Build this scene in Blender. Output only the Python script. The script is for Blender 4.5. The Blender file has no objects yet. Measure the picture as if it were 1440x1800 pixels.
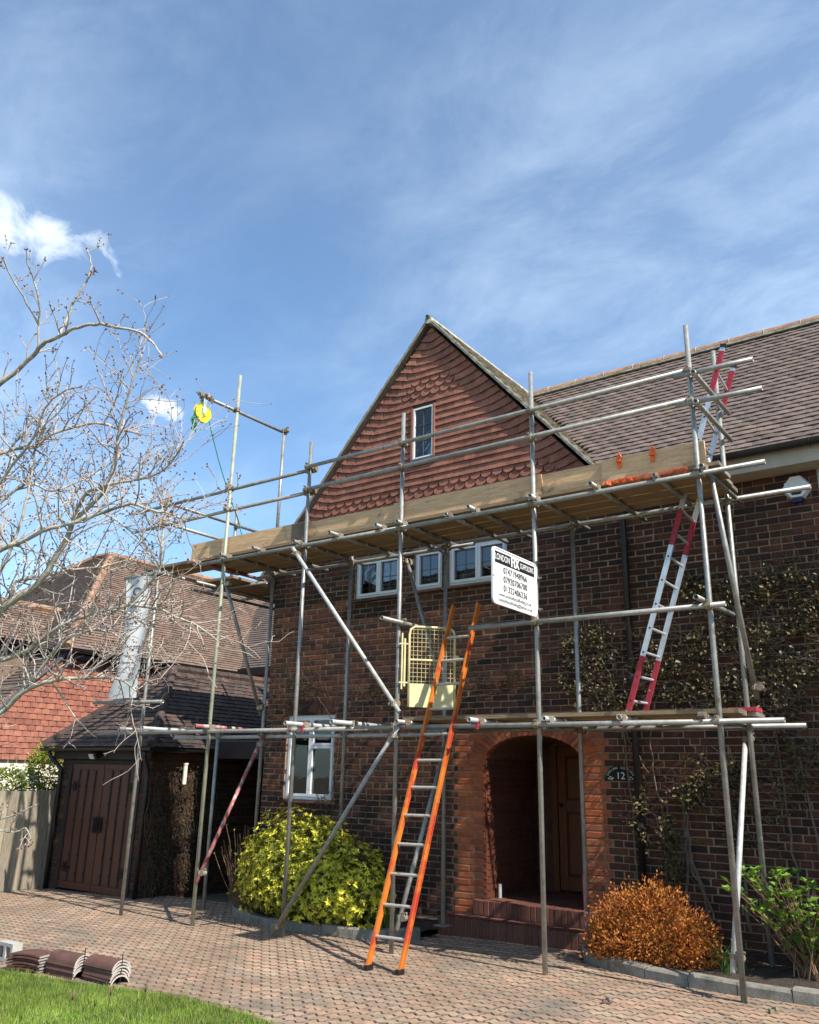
import bpy, math, random
import numpy as np
from mathutils import Vector, Matrix
random.seed(7); RNG = np.random.default_rng(11)
R = math.radians
scn = bpy.context.scene
COL = scn.collection

# ------------------------------------------------------------------ camera
def set_camera():
    yaw, pitch, roll = R(36.01), R(17.375), R(-1.224)
    f = Vector((-math.sin(yaw)*math.cos(pitch), math.cos(yaw)*math.cos(pitch), math.sin(pitch)))
    r = Vector((math.cos(yaw), math.sin(yaw), 0)); d = f.cross(r)
    c, s = math.cos(roll), math.sin(roll)
    r2 = c*r + s*d; d2 = -s*r + c*d
    cam = bpy.data.cameras.new('camera'); cam.sensor_fit = 'HORIZONTAL'; cam.sensor_width = 36
    cam.lens = 1485.5/1440*36; cam.clip_start = 0.05; cam.clip_end = 2000
    o = bpy.data.objects.new('camera', cam); COL.objects.link(o)
    m = Matrix((( r2.x, -d2.x, -f.x, 0), (r2.y, -d2.y, -f.y, 0), (r2.z, -d2.z, -f.z, 1.65), (0, 0, 0, 1)))
    o.matrix_world = m
    scn.camera = o
set_camera()

# ------------------------------------------------------------------ sun, sky, exposure
SUN_EL, SUN_AZ = 44.0, -11.6          # azimuth counted from +X, counter-clockwise
SKY_STRENGTH, SUN_STRENGTH = 0.108, 5.0
sun = bpy.data.lights.new('sun', 'SUN'); sun.energy = SUN_STRENGTH; sun.angle = R(0.53); sun.color = (1, .95, .87)
so = bpy.data.objects.new('sun', sun); COL.objects.link(so); so.location = (20, -4, 20)
_sd = Vector((math.cos(R(SUN_EL))*math.cos(R(SUN_AZ)), math.cos(R(SUN_EL))*math.sin(R(SUN_AZ)), math.sin(R(SUN_EL))))
so.rotation_euler = _sd.to_track_quat('Z', 'Y').to_euler()
vs = scn.view_settings; vs.view_transform = 'Standard'; vs.look = 'None'; vs.exposure = 0.66; vs.gamma = 1; vs.use_curve_mapping = False
scn.render.engine = 'CYCLES'
cy = scn.cycles; cy.use_adaptive_sampling = True; cy.adaptive_threshold = 0.025; cy.max_bounces = 5; cy.diffuse_bounces = 2; cy.glossy_bounces = 2; cy.transmission_bounces = 4; cy.transparent_max_bounces = 8
cy.caustics_reflective = False; cy.caustics_refractive = False; cy.use_denoising = True; cy.time_limit = 900

class NT:
    """tiny helper to write node trees"""
    def __init__(s, tree): s.t = tree; s.n = tree.nodes; s.l = tree.links; s.n.clear()
    def new(s, typ, **kw):
        n = s.n.new(typ)
        for k, v in kw.items(): setattr(n, k, v)
        return n
    def put(s, sock, v):
        if hasattr(v, 'is_output'): s.l.new(v, sock)
        elif v is not None:
            if hasattr(sock.default_value, '__len__') and not hasattr(v, '__len__'): v = (v,)*len(sock.default_value)
            if hasattr(v, '__len__') and len(sock.default_value) == 4 and len(v) == 3: v = (*v, 1)
            sock.default_value = v
    def math(s, op, a, b=None, c=None, clamp=False):
        n = s.new('ShaderNodeMath', operation=op, use_clamp=clamp); s.put(n.inputs[0], a)
        if b is not None: s.put(n.inputs[1], b)
        if c is not None: s.put(n.inputs[2], c)
        return n.outputs[0]
    def vmath(s, op, a, b=None, out=0):
        n = s.new('ShaderNodeVectorMath', operation=op); s.put(n.inputs[0], a)
        if b is not None: s.put(n.inputs['Scale'] if op == 'SCALE' else n.inputs[1], b)
        return n.outputs['Value'] if op in ('DOT_PRODUCT', 'LENGTH') else n.outputs[0]
    def mix(s, fac, a, b, blend='MIX'):
        n = s.new('ShaderNodeMix', data_type='RGBA', blend_type=blend)
        s.put(n.inputs[0], fac); s.put(n.inputs[6], a); s.put(n.inputs[7], b); return n.outputs[2]
    def ramp(s, fac, stops, interp='LINEAR'):
        n = s.new('ShaderNodeValToRGB'); r = n.color_ramp; r.interpolation = interp
        while len(r.elements) < len(stops): r.elements.new(0.5)
        for e, (p, c) in zip(r.elements, stops):
            e.position = p; e.color = (*c, 1) if hasattr(c, '__len__') else (c, c, c, 1)
        s.put(n.inputs[0], fac); return n.outputs[0]
    def noise(s, vec, scale, detail=4, rough=.55, dist=0, typ=None):
        n = s.new('ShaderNodeTexNoise')
        s.put(n.inputs['Vector'], vec); n.inputs['Scale'].default_value = scale; n.inputs['Detail'].default_value = detail
        n.inputs['Roughness'].default_value = rough; n.inputs['Distortion'].default_value = dist
        return n.outputs[0]

def set_world():
    w = bpy.data.worlds.new('World'); scn.world = w; w.use_nodes = True
    t = NT(w.node_tree)
    out = t.new('ShaderNodeOutputWorld'); bg = t.new('ShaderNodeBackground')
    sky = t.new('ShaderNodeTexSky', sky_type='NISHITA', sun_disc=False)
    sky.sun_elevation = R(SUN_EL); sky.sun_rotation = R(90 - SUN_AZ); sky.altitude = 50
    sky.air_density = 1.0; sky.dust_density = 0.6; sky.ozone_density = 2.6
    dirv = t.new('ShaderNodeTexCoord').outputs['Generated']
    sp = t.new('ShaderNodeSeparateXYZ'); t.put(sp.inputs[0], dirv)
    x, y, z = sp.outputs
    zz = t.math('ADD', t.math('MAXIMUM', z, 0.0), 0.22)
    cx = t.new('ShaderNodeCombineXYZ'); t.put(cx.inputs[0], t.math('DIVIDE', x, zz)); t.put(cx.inputs[1], t.math('DIVIDE', y, zz))
    mp = t.new('ShaderNodeMapping'); t.put(mp.inputs[0], cx.outputs[0]); mp.inputs['Rotation'].default_value = (0, 0, R(38))
    mp.inputs['Scale'].default_value = (1.0, 1.6, 1); mp.inputs['Location'].default_value = (9.3, 3.3, 0)
    big = t.noise(mp.outputs[0], 0.9, 1, .5, 0)
    fine = t.noise(mp.outputs[0], 3.6, 8, .64, .35)
    cir = t.math('MULTIPLY', t.ramp(big, [(.30, .12), (.68, 1)]), t.ramp(fine, [(.42, 0), (.72, 1)]))
    cir = t.math('ADD', t.math('MULTIPLY', cir, .36), t.math('MULTIPLY', t.ramp(big, [(.20, 0.1), (.8, 1)]), .26))
    # two small fair-weather clouds low in the west
    def cumulus(d0, rx, up, a, b, k, seed):
        d0 = Vector(d0).normalized(); rt = d0.cross(Vector((0, 0, 1))).normalized(); u0 = rt.cross(d0)
        u = t.math('DIVIDE', t.vmath('DOT_PRODUCT', dirv, tuple(rt)), a)
        v = t.math('DIVIDE', t.vmath('DOT_PRODUCT', dirv, tuple(u0)), b)
        front = t.math('GREATER_THAN', t.vmath('DOT_PRODUCT', dirv, tuple(d0)), 0.5)
        v2 = t.math('ADD', v, t.math('MULTIPLY', u, .28))
        r2 = t.math('ADD', t.math('MULTIPLY', u, u), t.math('MULTIPLY', v2, v2))
        n = t.noise(t.vmath('ADD', dirv, (seed, 0, seed)), k, 6, .58, .6)
        n2 = t.noise(t.vmath('ADD', dirv, (0, seed, seed)), k*.35, 0, .5)
        e = t.math('SUBTRACT', t.math('ADD', t.math('MULTIPLY', n, 1.7), t.math('MULTIPLY', n2, .9)), t.math('ADD', t.math('MULTIPLY', r2, .75), .72))
        return t.math('MULTIPLY', t.math('SMOOTH_MIN', t.math('MULTIPLY', t.math('MAXIMUM', e, 0), 1.55), 0.95, .40), front)
    c1 = cumulus(CLOUD1, 0, 0, .125, .040, 24, 1.3)
    c2 = cumulus(CLOUD2, 0, 0, .026, .015, 60, 2.7)
    skyc = t.mix(1.0, sky.outputs[0], (0.86, 1.12, 1.25, 1), 'MULTIPLY')
    col = t.mix(t.math('MINIMUM', cir, .8), skyc, (6.6, 7.9, 9.2, 1))
    col = t.mix(t.math('MINIMUM', t.math('MAXIMUM', c1, c2), .97), col, (8.0, 8.5, 8.9, 1))
    t.l.new(col, bg.inputs[0]); bg.inputs[1].default_value = SKY_STRENGTH
    t.l.new(bg.outputs[0], out.inputs[0])
CLOUD1 = (-0.763, 0.365, 0.533)
CLOUD2 = (-0.742, 0.5445, 0.3905)
set_world()

# ------------------------------------------------------------------ helpers
PW = {}
def add_obj(name, data, parent=None, loc=(0, 0, 0), rot=None):
    o = bpy.data.objects.new(name, data); COL.objects.link(o)
    L = Vector(loc); PW[o.name] = L
    if parent is not None:
        o.parent = parent; o.location = L - PW[parent.name]
    else: o.location = L
    if rot is not None: o.rotation_euler = rot
    return o
def tag(o, label=None, cat=None, group=None, kind=None):
    if label: o['label'] = label
    if cat: o['category'] = cat
    if group: o['group'] = group
    if kind: o['kind'] = kind
    return o
def thing(name, label, cat, loc=(0, 0, 0), group=None):
    return tag(add_obj(name, None, None, loc), label, cat, group)
def struct(o): o['kind'] = 'structure'; return o
def stuff(o): o['kind'] = 'stuff'; return o

class MB:
    def __init__(s): s.v = []; s.f = []; s.m = []
    def add(s, verts, faces, mi=0):
        b = len(s.v); s.v.extend([tuple(p) for p in verts])
        for f in faces: s.f.append(tuple(i+b for i in f)); s.m.append(mi)
        return s
    def box(s, x0, x1, y0, y1, z0, z1, mi=0):
        return s.add([(x0,y0,z0),(x1,y0,z0),(x1,y1,z0),(x0,y1,z0),(x0,y0,z1),(x1,y0,z1),(x1,y1,z1),(x0,y1,z1)],
                     [(0,3,2,1),(4,5,6,7),(0,1,5,4),(1,2,6,5),(2,3,7,6),(3,0,4,7)], mi)
    def obox(s, c, ax, ay, az, hx, hy, hz, mi=0):
        c = Vector(c); P = []
        for k in (-1, 1):
            for (i, j) in ((-1,-1),(1,-1),(1,1),(-1,1)): P.append(c+ax*hx*i+ay*hy*j+az*hz*k)
        return s.add(P, [(0,3,2,1),(4,5,6,7),(0,1,5,4),(1,2,6,5),(2,3,7,6),(3,0,4,7)], mi)
    def bar(s, p0, p1, w, h, up=(0, 0, 1), mi=0):
        p0 = Vector(p0); p1 = Vector(p1); a = (p1-p0); L = a.length; a.normalize()
        u = Vector(up); b = u.cross(a)
        if b.length < 1e-4: b = Vector((1, 0, 0)).cross(a)
        b.normalize(); c = a.cross(b)
        return s.obox((p0+p1)/2, a, b, c, L/2, w/2, h/2, mi)
    def cbox(s, x0, x1, y0, y1, z0, z1, c=.004, mi=0):
        """box with chamfered -Y face edges (a brick seen from -Y)"""
        v = [(x0,y1,z0),(x1,y1,z0),(x1,y1,z1),(x0,y1,z1),(x0,y0+c,z0),(x1,y0+c,z0),(x1,y0+c,z1),(x0,y0+c,z1),
             (x0+c,y0,z0+c),(x1-c,y0,z0+c),(x1-c,y0,z1-c),(x0+c,y0,z1-c)]
        return s.add(v, [(8,9,10,11),(4,5,9,8),(5,6,10,9),(6,7,11,10),(7,4,8,11),(0,1,5,4),(1,2,6,5),(2,3,7,6),(3,0,4,7)], mi)
    def jbrick(s, x0, x1, y0, y1, z0, z1, rnd, c=.006, j=.0035, mi=0):
        """weathered brick: front arris worn unevenly"""
        J = lambda: rnd.uniform(-j, j)
        a = [(x0+J()*.5,z0+J()*.5),((x0+x1)/2,z0+J()*.5),(x1+J()*.5,z0+J()*.5),(x1+J()*.5,z1+J()*.5),((x0+x1)/2,z1+J()*.5),(x0+J()*.5,z1+J()*.5)]
        cx, cz = (x0+x1)/2, (z0+z1)/2
        V = [(x,y1,z) for x,z in a]+[(x,y0+c,z) for x,z in a]
        V += [(x-(c+abs(J()))*(1 if x > cx+.01 else (-1 if x < cx-.01 else 0)), y0+J()*.3, z-(c+abs(J()))*(1 if z > cz else -1)) for x,z in a]
        F = [tuple(range(12,18))]+[(6+i,6+(i+1)%6,12+(i+1)%6,12+i) for i in range(6)]+[(i,(i+1)%6,6+(i+1)%6,6+i) for i in range(6)]
        return s.add(V, F, mi)
    def path(s, pts, rad, n=8, mi=0, cap=True):
        pts = [Vector(p) for p in pts]; N = len(pts)
        if not hasattr(rad, '__len__'): rad = [rad]*N
        t = (pts[1]-pts[0]).normalized()
        u = t.orthogonal().normalized(); b = len(s.v)
        for i, p in enumerate(pts):
            t2 = (pts[min(i+1, N-1)]-pts[max(i-1, 0)])
            if t2.length > 1e-9:
                t2.normalize(); u = (u - t2*u.dot(t2))
                if u.length < 1e-6: u = t2.orthogonal()
                u.normalize(); t = t2
            w = t.cross(u)
            for k in range(n):
                a = 2*math.pi*k/n; q = p + (u*math.cos(a)+w*math.sin(a))*rad[i]; s.v.append((q.x, q.y, q.z))
        for i in range(N-1):
            for k in range(n):
                k2 = (k+1) % n; s.f.append((b+i*n+k, b+i*n+k2, b+(i+1)*n+k2, b+(i+1)*n+k)); s.m.append(mi)
        if cap:
            s.f.append(tuple(b+k for k in reversed(range(n)))); s.m.append(mi)
            s.f.append(tuple(b+(N-1)*n+k for k in range(n))); s.m.append(mi)
        return s
    def pipe(s, p0, p1, ro=.0242, ri=.0195, n=12, depth=.12, mi=0, mi_in=None):
        """hollow tube with open ends"""
        p0 = Vector(p0); p1 = Vector(p1); t = (p1-p0).normalized(); u = t.orthogonal().normalized(); w = t.cross(u)
        b = len(s.v)
        L = (p1-p0).length; depth = min(depth, L*.4)
        for (p, r) in ((p0+t*depth, ri), (p0, ri), (p0, ro), (p1, ro), (p1, ri), (p1-t*depth, ri)):
            for k in range(n):
                a = 2*math.pi*k/n; q = p+(u*math.cos(a)+w*math.sin(a))*r; s.v.append(tuple(q))
        for i in range(5):
            for k in range(n):
                k2 = (k+1) % n; s.f.append((b+i*n+k, b+i*n+k2, b+(i+1)*n+k2, b+(i+1)*n+k)); s.m.append(mi)
        s.f.append(tuple(b+k for k in reversed(range(n)))); s.m.append(mi)
        s.f.append(tuple(b+5*n+k for k in range(n))); s.m.append(mi)
        return s
    def prism(s, poly, y0, y1, mi=0, axes=None):
        """poly: list of (x,z); extruded from y0 to y1"""
        n = len(poly); b = len(s.v)
        for y in (y0, y1):
            for (x, z) in poly: s.v.append((x, y, z))
        s.f.append(tuple(b+i for i in range(n))); s.m.append(mi)
        s.f.append(tuple(b+n+i for i in reversed(range(n)))); s.m.append(mi)
        for i in range(n):
            j = (i+1) % n; s.f.append((b+i, b+n+i, b+n+j, b+j)); s.m.append(mi)
        return s
    def mesh(s, name, mats, smooth=False, loc=None):
        me = bpy.data.meshes.new(name)
        V = np.array(s.v, dtype=float).reshape(-1, 3)
        if loc is not None: V = V - np.array(loc)
        me.from_pydata(V.tolist(), [], s.f)
        if not isinstance(mats, (list, tuple)): mats = [mats]
        for m in mats: me.materials.append(m)
        if len(mats) > 1: me.polygons.foreach_set('material_index', s.m)
        if smooth: me.polygons.foreach_set('use_smooth', [True]*len(me.polygons))
        me.update()
        return me
    def build(s, name, mats, parent=None, smooth=False):
        V = np.array(s.v); loc = Vector(((V[:,0].min()+V[:,0].max())/2, (V[:,1].min()+V[:,1].max())/2, V[:,2].min()))
        return add_obj(name, s.mesh(name, mats, smooth, loc), parent, loc)

def np_mesh(name, V, F, mat):
    """V (n,3), F (m,k) numpy arrays with constant k"""
    me = bpy.data.meshes.new(name); n = len(V); m, k = F.shape
    me.vertices.add(n); me.vertices.foreach_set('co', V.astype(np.float32).ravel())
    me.loops.add(m*k); me.loops.foreach_set('vertex_index', F.astype(np.int32).ravel())
    me.polygons.add(m); me.polygons.foreach_set('loop_start', np.arange(0, m*k, k, dtype=np.int32))
    me.polygons.foreach_set('loop_total', np.full(m, k, dtype=np.int32))
    for x in (mat if isinstance(mat, (list, tuple)) else [mat]): me.materials.append(x)
    me.update(); me.validate()
    return me

# ------------------------------------------------------------------ materials
MATS = {}
def mat(name, cols, rough=.8, metal=0., nscale=6, namt=.35, bump=.25, bscale=70, spec=.3, stretch=None, speck=None, speck2=None, interp='LINEAR', trans=0, bdist=.004, fine=0, big=0):
    m = bpy.data.materials.new(name); m.use_nodes = True; t = NT(m.node_tree); MATS[name] = m
    out = t.new('ShaderNodeOutputMaterial'); bs = t.new('ShaderNodeBsdfPrincipled')
    geo = t.new('ShaderNodeNewGeometry'); oi = t.new('ShaderNodeObjectInfo')
    rnd = t.math('FRACT', t.math('ADD', oi.outputs['Random'], geo.outputs['Random Per Island']))
    pos = geo.outputs['Position']
    if stretch:
        mp = t.new('ShaderNodeMapping'); t.put(mp.inputs[0], pos); mp.inputs['Scale'].default_value = stretch
        off = t.new('ShaderNodeCombineXYZ'); t.put(off.inputs[0], t.math('MULTIPLY', rnd, 37)); t.put(off.inputs[2], t.math('MULTIPLY', rnd, 11))
        pos = t.vmath('ADD', mp.outputs[0], off.outputs[0])
    if len(cols) == 1: c = cols[0]
    else: c = t.ramp(rnd, [(i/(len(cols)-1), x) for i, x in enumerate(cols)], interp)
    nz = t.noise(pos, nscale, 4, .6)
    k = t.ramp(nz, [(.25, 1-namt), (.75, 1+namt)])
    c = t.mix(1, c, k, 'MULTIPLY')
    if big:
        c = t.mix(1, c, t.ramp(t.noise(geo.outputs['Position'], 1.1, 3, .6), [(.30, 1-big), (.70, 1+big)]), 'MULTIPLY')
    if fine:
        c = t.mix(1, c, t.ramp(t.noise(pos, nscale*12, 1, .6), [(.3, 1-fine), (.7, 1+fine)]), 'MULTIPLY')
    for sp in (speck, speck2):
        if sp:
            col, sc, lo, hi = sp
            c = t.mix(t.ramp(t.noise(geo.outputs['Position'], sc, 3, .65), [(lo, 0), (hi, 1)]), c, col)
    t.put(bs.inputs['Base Color'], c)
    bs.inputs['Roughness'].default_value = rough; bs.inputs['Metallic'].default_value = metal
    bs.inputs['Specular IOR Level'].default_value = spec
    if bump:
        b = t.new('ShaderNodeBump'); b.inputs['Strength'].default_value = bump; b.inputs['Distance'].default_value = bdist
        t.put(b.inputs['Height'], t.noise(pos, bscale, 2, .6)); t.l.new(b.outputs[0], bs.inputs['Normal'])
    if trans:
        tr = t.new('ShaderNodeBsdfTranslucent'); t.put(tr.inputs[0], c)
        mx = t.new('ShaderNodeMixShader'); mx.inputs[0].default_value = trans
        t.l.new(bs.outputs[0], mx.inputs[1]); t.l.new(tr.outputs[0], mx.inputs[2]); t.l.new(mx.outputs[0], out.inputs[0])
    else: t.l.new(bs.outputs[0], out.inputs[0])
    return m
def brickmat(name, c1, c2, mortar, w, h, mw, axis='X', bump=.5, offset=.5):
    """far tiling: courses too fine to build, laid over geometry"""
    m = bpy.data.materials.new(name); m.use_nodes = True; t = NT(m.node_tree)
    out = t.new('ShaderNodeOutputMaterial'); bs = t.new('ShaderNodeBsdfPrincipled'); bs.inputs['Roughness'].default_value = .85
    geo = t.new('ShaderNodeNewGeometry'); sp = t.new('ShaderNodeSeparateXYZ'); t.put(sp.inputs[0], geo.outputs['Position'])
    cb = t.new('ShaderNodeCombineXYZ'); t.put(cb.inputs[0], sp.outputs[0 if axis == 'X' else 1]); t.put(cb.inputs[1], sp.outputs[2])
    br = t.new('ShaderNodeTexBrick', offset=offset); t.put(br.inputs['Vector'], cb.outputs[0]); br.inputs['Scale'].default_value = 1
    t.put(br.inputs['Color1'], c1); t.put(br.inputs['Color2'], c2); t.put(br.inputs['Mortar'], mortar)
    br.inputs['Brick Width'].default_value = w; br.inputs['Row Height'].default_value = h; br.inputs['Mortar Size'].default_value = mw
    c = t.mix(1, br.outputs[0], t.ramp(t.noise(geo.outputs['Position'], 3, 6, .65), [(.3, .6), (.7, 1.35)]), 'MULTIPLY')
    t.put(bs.inputs['Base Color'], c)
    b = t.new('ShaderNodeBump', invert=True); b.inputs['Strength'].default_value = bump; b.inputs['Distance'].default_value = .01
    t.put(b.inputs['Height'], br.outputs['Fac']); t.l.new(b.outputs[0], bs.inputs['Normal'])
    t.l.new(bs.outputs[0], out.inputs[0]); return m
def glassmat(name, tint=(.75, .8, .8), rough=.02):
    m = bpy.data.materials.new(name); m.use_nodes = True; t = NT(m.node_tree)
    out = t.new('ShaderNodeOutputMaterial'); g = t.new('ShaderNodeBsdfGlossy'); g.inputs['Roughness'].default_value = rough
    tr = t.new('ShaderNodeBsdfTransparent'); t.put(tr.inputs[0], tint); fr = t.new('ShaderNodeFresnel'); fr.inputs[0].default_value = 1.55
    geo = t.new('ShaderNodeNewGeometry')
    b = t.new('ShaderNodeBump'); b.inputs['Strength'].default_value = .08; b.inputs['Distance'].default_value = .01
    t.put(b.inputs['Height'], t.noise(geo.outputs['Position'], 5, 2)); t.l.new(b.outputs[0], g.inputs['Normal'])
    mx = t.new('ShaderNodeMixShader'); t.put(mx.inputs[0], t.math('ADD', fr.outputs[0], .04)); t.l.new(tr.outputs[0], mx.inputs[1]); t.l.new(g.outputs[0], mx.inputs[2])
    t.l.new(mx.outputs[0], out.inputs[0]); return m

m_brick = mat('dark_brick', [(.042,.020,.014),(.068,.028,.018),(.098,.038,.022),(.040,.022,.018),(.115,.046,.026),(.058,.026,.018),(.028,.018,.016),(.080,.032,.020)], .9, big=.38, nscale=14, namt=.35, bump=.6, bscale=90, fine=.25, speck=((.22,.18,.14),40,.66,.80))
m_redbrick = mat('red_brick', [(.30,.080,.030),(.36,.100,.038),(.24,.062,.027),(.32,.11,.05),(.20,.055,.030)], .88, big=.25, nscale=12, namt=.3, bump=.5, fine=.2)
m_mortar = mat('mortar', [(.25,.18,.12)], .95, nscale=9, namt=.35, bump=.5, bscale=120, fine=.2)
m_darkmortar = mat('dark_mortar', [(.09,.075,.06)], .95, nscale=9, namt=.35, bump=.5, bscale=120)
m_gtile = mat('hung_tile', [(.245,.098,.064),(.29,.118,.075),(.20,.078,.054),(.27,.116,.080),(.225,.088,.058)], .82, big=.15, nscale=10, namt=.28, bump=.4, bscale=60, fine=.15, speck=((.30,.24,.16),30,.64,.80))
m_rtile = mat('roof_tile', [(.132,.098,.083),(.160,.116,.096),(.110,.084,.075),(.175,.130,.108),(.145,.102,.084)], .9, nscale=7, namt=.35, bump=.6, bscale=60, fine=.25, speck=((.42,.40,.36),26,.68,.78), speck2=((.16,.15,.06),3,.60,.80))
m_lichen = mat('lichen_mortar', [(.40,.37,.30)], .95, nscale=9, namt=.5, bump=.8, bscale=50, fine=.3, speck=((.22,.20,.10),14,.5,.7))
m_lich_tile = mat('lichened_roof_tile', [(.24,.19,.145),(.29,.24,.18),(.20,.16,.13)], .95, nscale=8, namt=.4, bump=.7, bscale=50, fine=.3, speck=((.44,.42,.34),12,.45,.62), speck2=((.20,.19,.08),6,.5,.7))
m_verge = mat('verge_mortar', [(.32,.28,.225)], .95, nscale=9, namt=.3, bump=.6, bscale=60)
m_ridge = mat('ridge_tile', [(.30,.16,.10),(.26,.14,.09),(.34,.19,.11)], .9, nscale=6, namt=.4, bump=.5, fine=.2, speck=((.35,.30,.16),12,.55,.75))
m_gartile = mat('garage_tile', [(.060,.042,.036),(.082,.053,.043),(.046,.035,.032),(.10,.060,.046)], .9, nscale=8, namt=.4, bump=.6, fine=.25, speck=((.26,.24,.2),22,.62,.75))
m_ntile = mat('neighbour_tile', [(.265,.100,.066),(.31,.118,.075),(.21,.077,.056),(.33,.135,.088),(.24,.09,.065)], .85, nscale=8, namt=.3, bump=.4, fine=.15, speck=((.12,.05,.04),9,.60,.75))
m_nroof = mat('neighbour_roof_tile', [(.23,.135,.085),(.28,.16,.10),(.19,.115,.08),(.25,.16,.11)], .9, nscale=3, namt=.35, bump=.4, fine=.2)
m_nroofd = mat('neighbour_dark_roof_tile', [(.14,.10,.080),(.17,.12,.09),(.12,.09,.075)], .9, nscale=3, namt=.3, bump=.4, fine=.2)
m_galv = mat('galvanised_steel', [(.29,.29,.265),(.25,.25,.23),(.33,.32,.285),(.215,.215,.20)], .45, metal=.35, big=.25, nscale=16, namt=.28, bump=.15, bscale=120, spec=.5, speck=((.17,.11,.07),9,.60,.74), speck2=((.55,.54,.50),17,.68,.75))
m_galvw = mat('whitewashed_steel', [(.43,.43,.40)], .6, metal=.1, nscale=18, namt=.25, bump=.3, bscale=90, speck=((.36,.36,.33),14,.55,.65))
m_galvy = mat('yellowish_steel', [(.36,.37,.25)], .5, metal=.2, nscale=14, namt=.22, bump=.15, speck=((.27,.27,.25),7,.5,.62))
m_redtube = mat('red_marked_steel', [(.34,.12,.11)], .55, metal=.1, nscale=12, namt=.35, bump=.2, speck=((.42,.36,.33),9,.52,.60))
m_coupler = mat('coupler_steel', [(.24,.19,.15),(.32,.28,.22),(.18,.13,.10),(.28,.23,.15)], .6, metal=.4, nscale=50, namt=.4, bump=.4)
m_board = mat('scaffold_board', [(.24,.165,.095),(.28,.20,.115),(.20,.14,.08),(.26,.175,.098)], .85, nscale=5, namt=.35, bump=.35, bscale=14, stretch=(1, 12, 12), fine=.2, speck=((.18,.12,.07),7,.62,.78))
m_toe = mat('weathered_board', [(.66,.41,.225),(.60,.37,.20),(.70,.44,.24)], .85, nscale=4, namt=.3, bump=.35, bscale=14, stretch=(1, 10, 14), fine=.2, speck=((.17,.12,.08),6,.62,.78))
m_toedark = mat('dark_board_end', [(.20,.14,.10)], .85, nscale=5, namt=.35, bump=.3)
m_white = mat('white_upvc', [(.74,.75,.76)], .35, nscale=3, namt=.06, bump=0, spec=.5)
m_cream = mat('cream_render', [(.70,.64,.50)], .9, nscale=5, namt=.15, bump=.4)
m_black = mat('black_plastic', [(.012,.012,.013)], .4, nscale=8, namt=.3, bump=.1, spec=.5)
m_lead = mat('lead', [(.10,.10,.11)], .6, nscale=8, namt=.3, bump=.2)
m_glass = glassmat('window_glass')
m_darkroom = mat('dark_interior', [(.05,.045,.04)], .95, bump=0)
m_plaster = mat('interior_plaster', [(.30,.28,.25)], .95, bump=0)
m_curtain = mat('net_curtain', [(.50,.53,.55)], .9, nscale=4, namt=.12, bump=0, trans=.25)
m_curtaing = mat('green_curtain', [(.10,.12,.05)], .9, nscale=4, namt=.2, bump=0)
m_bluecurt = mat('blue_blind', [(.16,.24,.36)], .8, nscale=4, namt=.2, bump=0)
m_door = mat('oak_door', [(.14,.042,.011)], .45, nscale=3, namt=.35, bump=.25, bscale=20, stretch=(14, 14, 1), spec=.4)
m_garagedoor = mat('brown_door_paint', [(.088,.036,.023),(.098,.040,.025)], .5, nscale=3, namt=.2, bump=.2, bscale=20, stretch=(8, 8, 1))
m_darktimber = mat('dark_timber', [(.035,.028,.025)], .7, nscale=4, namt=.3, bump=.3)
m_iron = mat('black_iron', [(.012,.011,.011)], .6, metal=.3, nscale=30, namt=.3, bump=.3)
m_fence = mat('fence_board', [(.28,.235,.17),(.20,.17,.125),(.32,.27,.19),(.15,.13,.095)], .9, nscale=5, namt=.4, bump=.4, bscale=16, stretch=(14, 14, 1), fine=.2)
m_paver = mat('drive_paver', [(.33,.22,.145),(.295,.205,.14),(.36,.22,.145),(.265,.195,.14),(.34,.245,.165)], .92, big=.22, nscale=.9, namt=.22, bump=.6, bscale=140, fine=.18, speck=((.17,.145,.115),1.3,.52,.72), speck2=((.50,.44,.34),17,.70,.80))
m_sand = mat('joint_sand', [(.085,.07,.055)], .95, nscale=30, namt=.4, bump=.4)
m_kerb = mat('concrete_kerb', [(.23,.21,.17),(.19,.175,.145)], .92, nscale=9, namt=.35, bump=.6, fine=.2, speck=((.12,.12,.09),7,.55,.72))
m_soil = mat('bed_soil', [(.055,.040,.030)], .95, nscale=20, namt=.5, bump=1, bscale=60, bdist=.02)
m_earth = mat('ground_earth', [(.16,.15,.10)], .95, nscale=.5, namt=.4, bump=.5)
m_turf = mat('turf', [(.055,.105,.018)], .95, nscale=2, namt=.3, bump=.5)
m_grass = mat('grass_blade', [(.15,.23,.028),(.20,.30,.036),(.25,.35,.05),(.11,.19,.022),(.34,.32,.12),(.17,.26,.03)], .7, big=.35, nscale=5, namt=.3, bump=0, trans=.3)
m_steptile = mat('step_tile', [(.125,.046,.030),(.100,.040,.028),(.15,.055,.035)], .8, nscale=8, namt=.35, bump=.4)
m_orange = mat('orange_fibreglass', [(.52,.145,.02)], .6, nscale=7, namt=.25, bump=.1, speck=((.42,.05,.022),3.2,.50,.60), speck2=((.62,.50,.38),24,.68,.74))
m_rung = mat('aluminium_rung', [(.50,.47,.42)], .5, metal=.4, nscale=20, namt=.3, bump=.2, speck=((.28,.16,.09),20,.55,.7))
m_alu = mat('aluminium', [(.62,.64,.65)], .35, metal=.6, nscale=14, namt=.15, bump=.1)
m_magenta = mat('red_paint', [(.36,.035,.055)], .5, nscale=18, namt=.3, bump=.15, speck=((.55,.5,.5),30,.68,.76))
m_gate = mat('cream_yellow_paint', [(.66,.57,.30)], .5, nscale=8, namt=.12, bump=.1)
m_signw = mat('sign_white', [(.70,.70,.68)], .5, nscale=6, namt=.05, bump=0)
m_signk = mat('sign_black', [(.015,.015,.018)], .5, nscale=6, namt=.1, bump=0)
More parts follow.
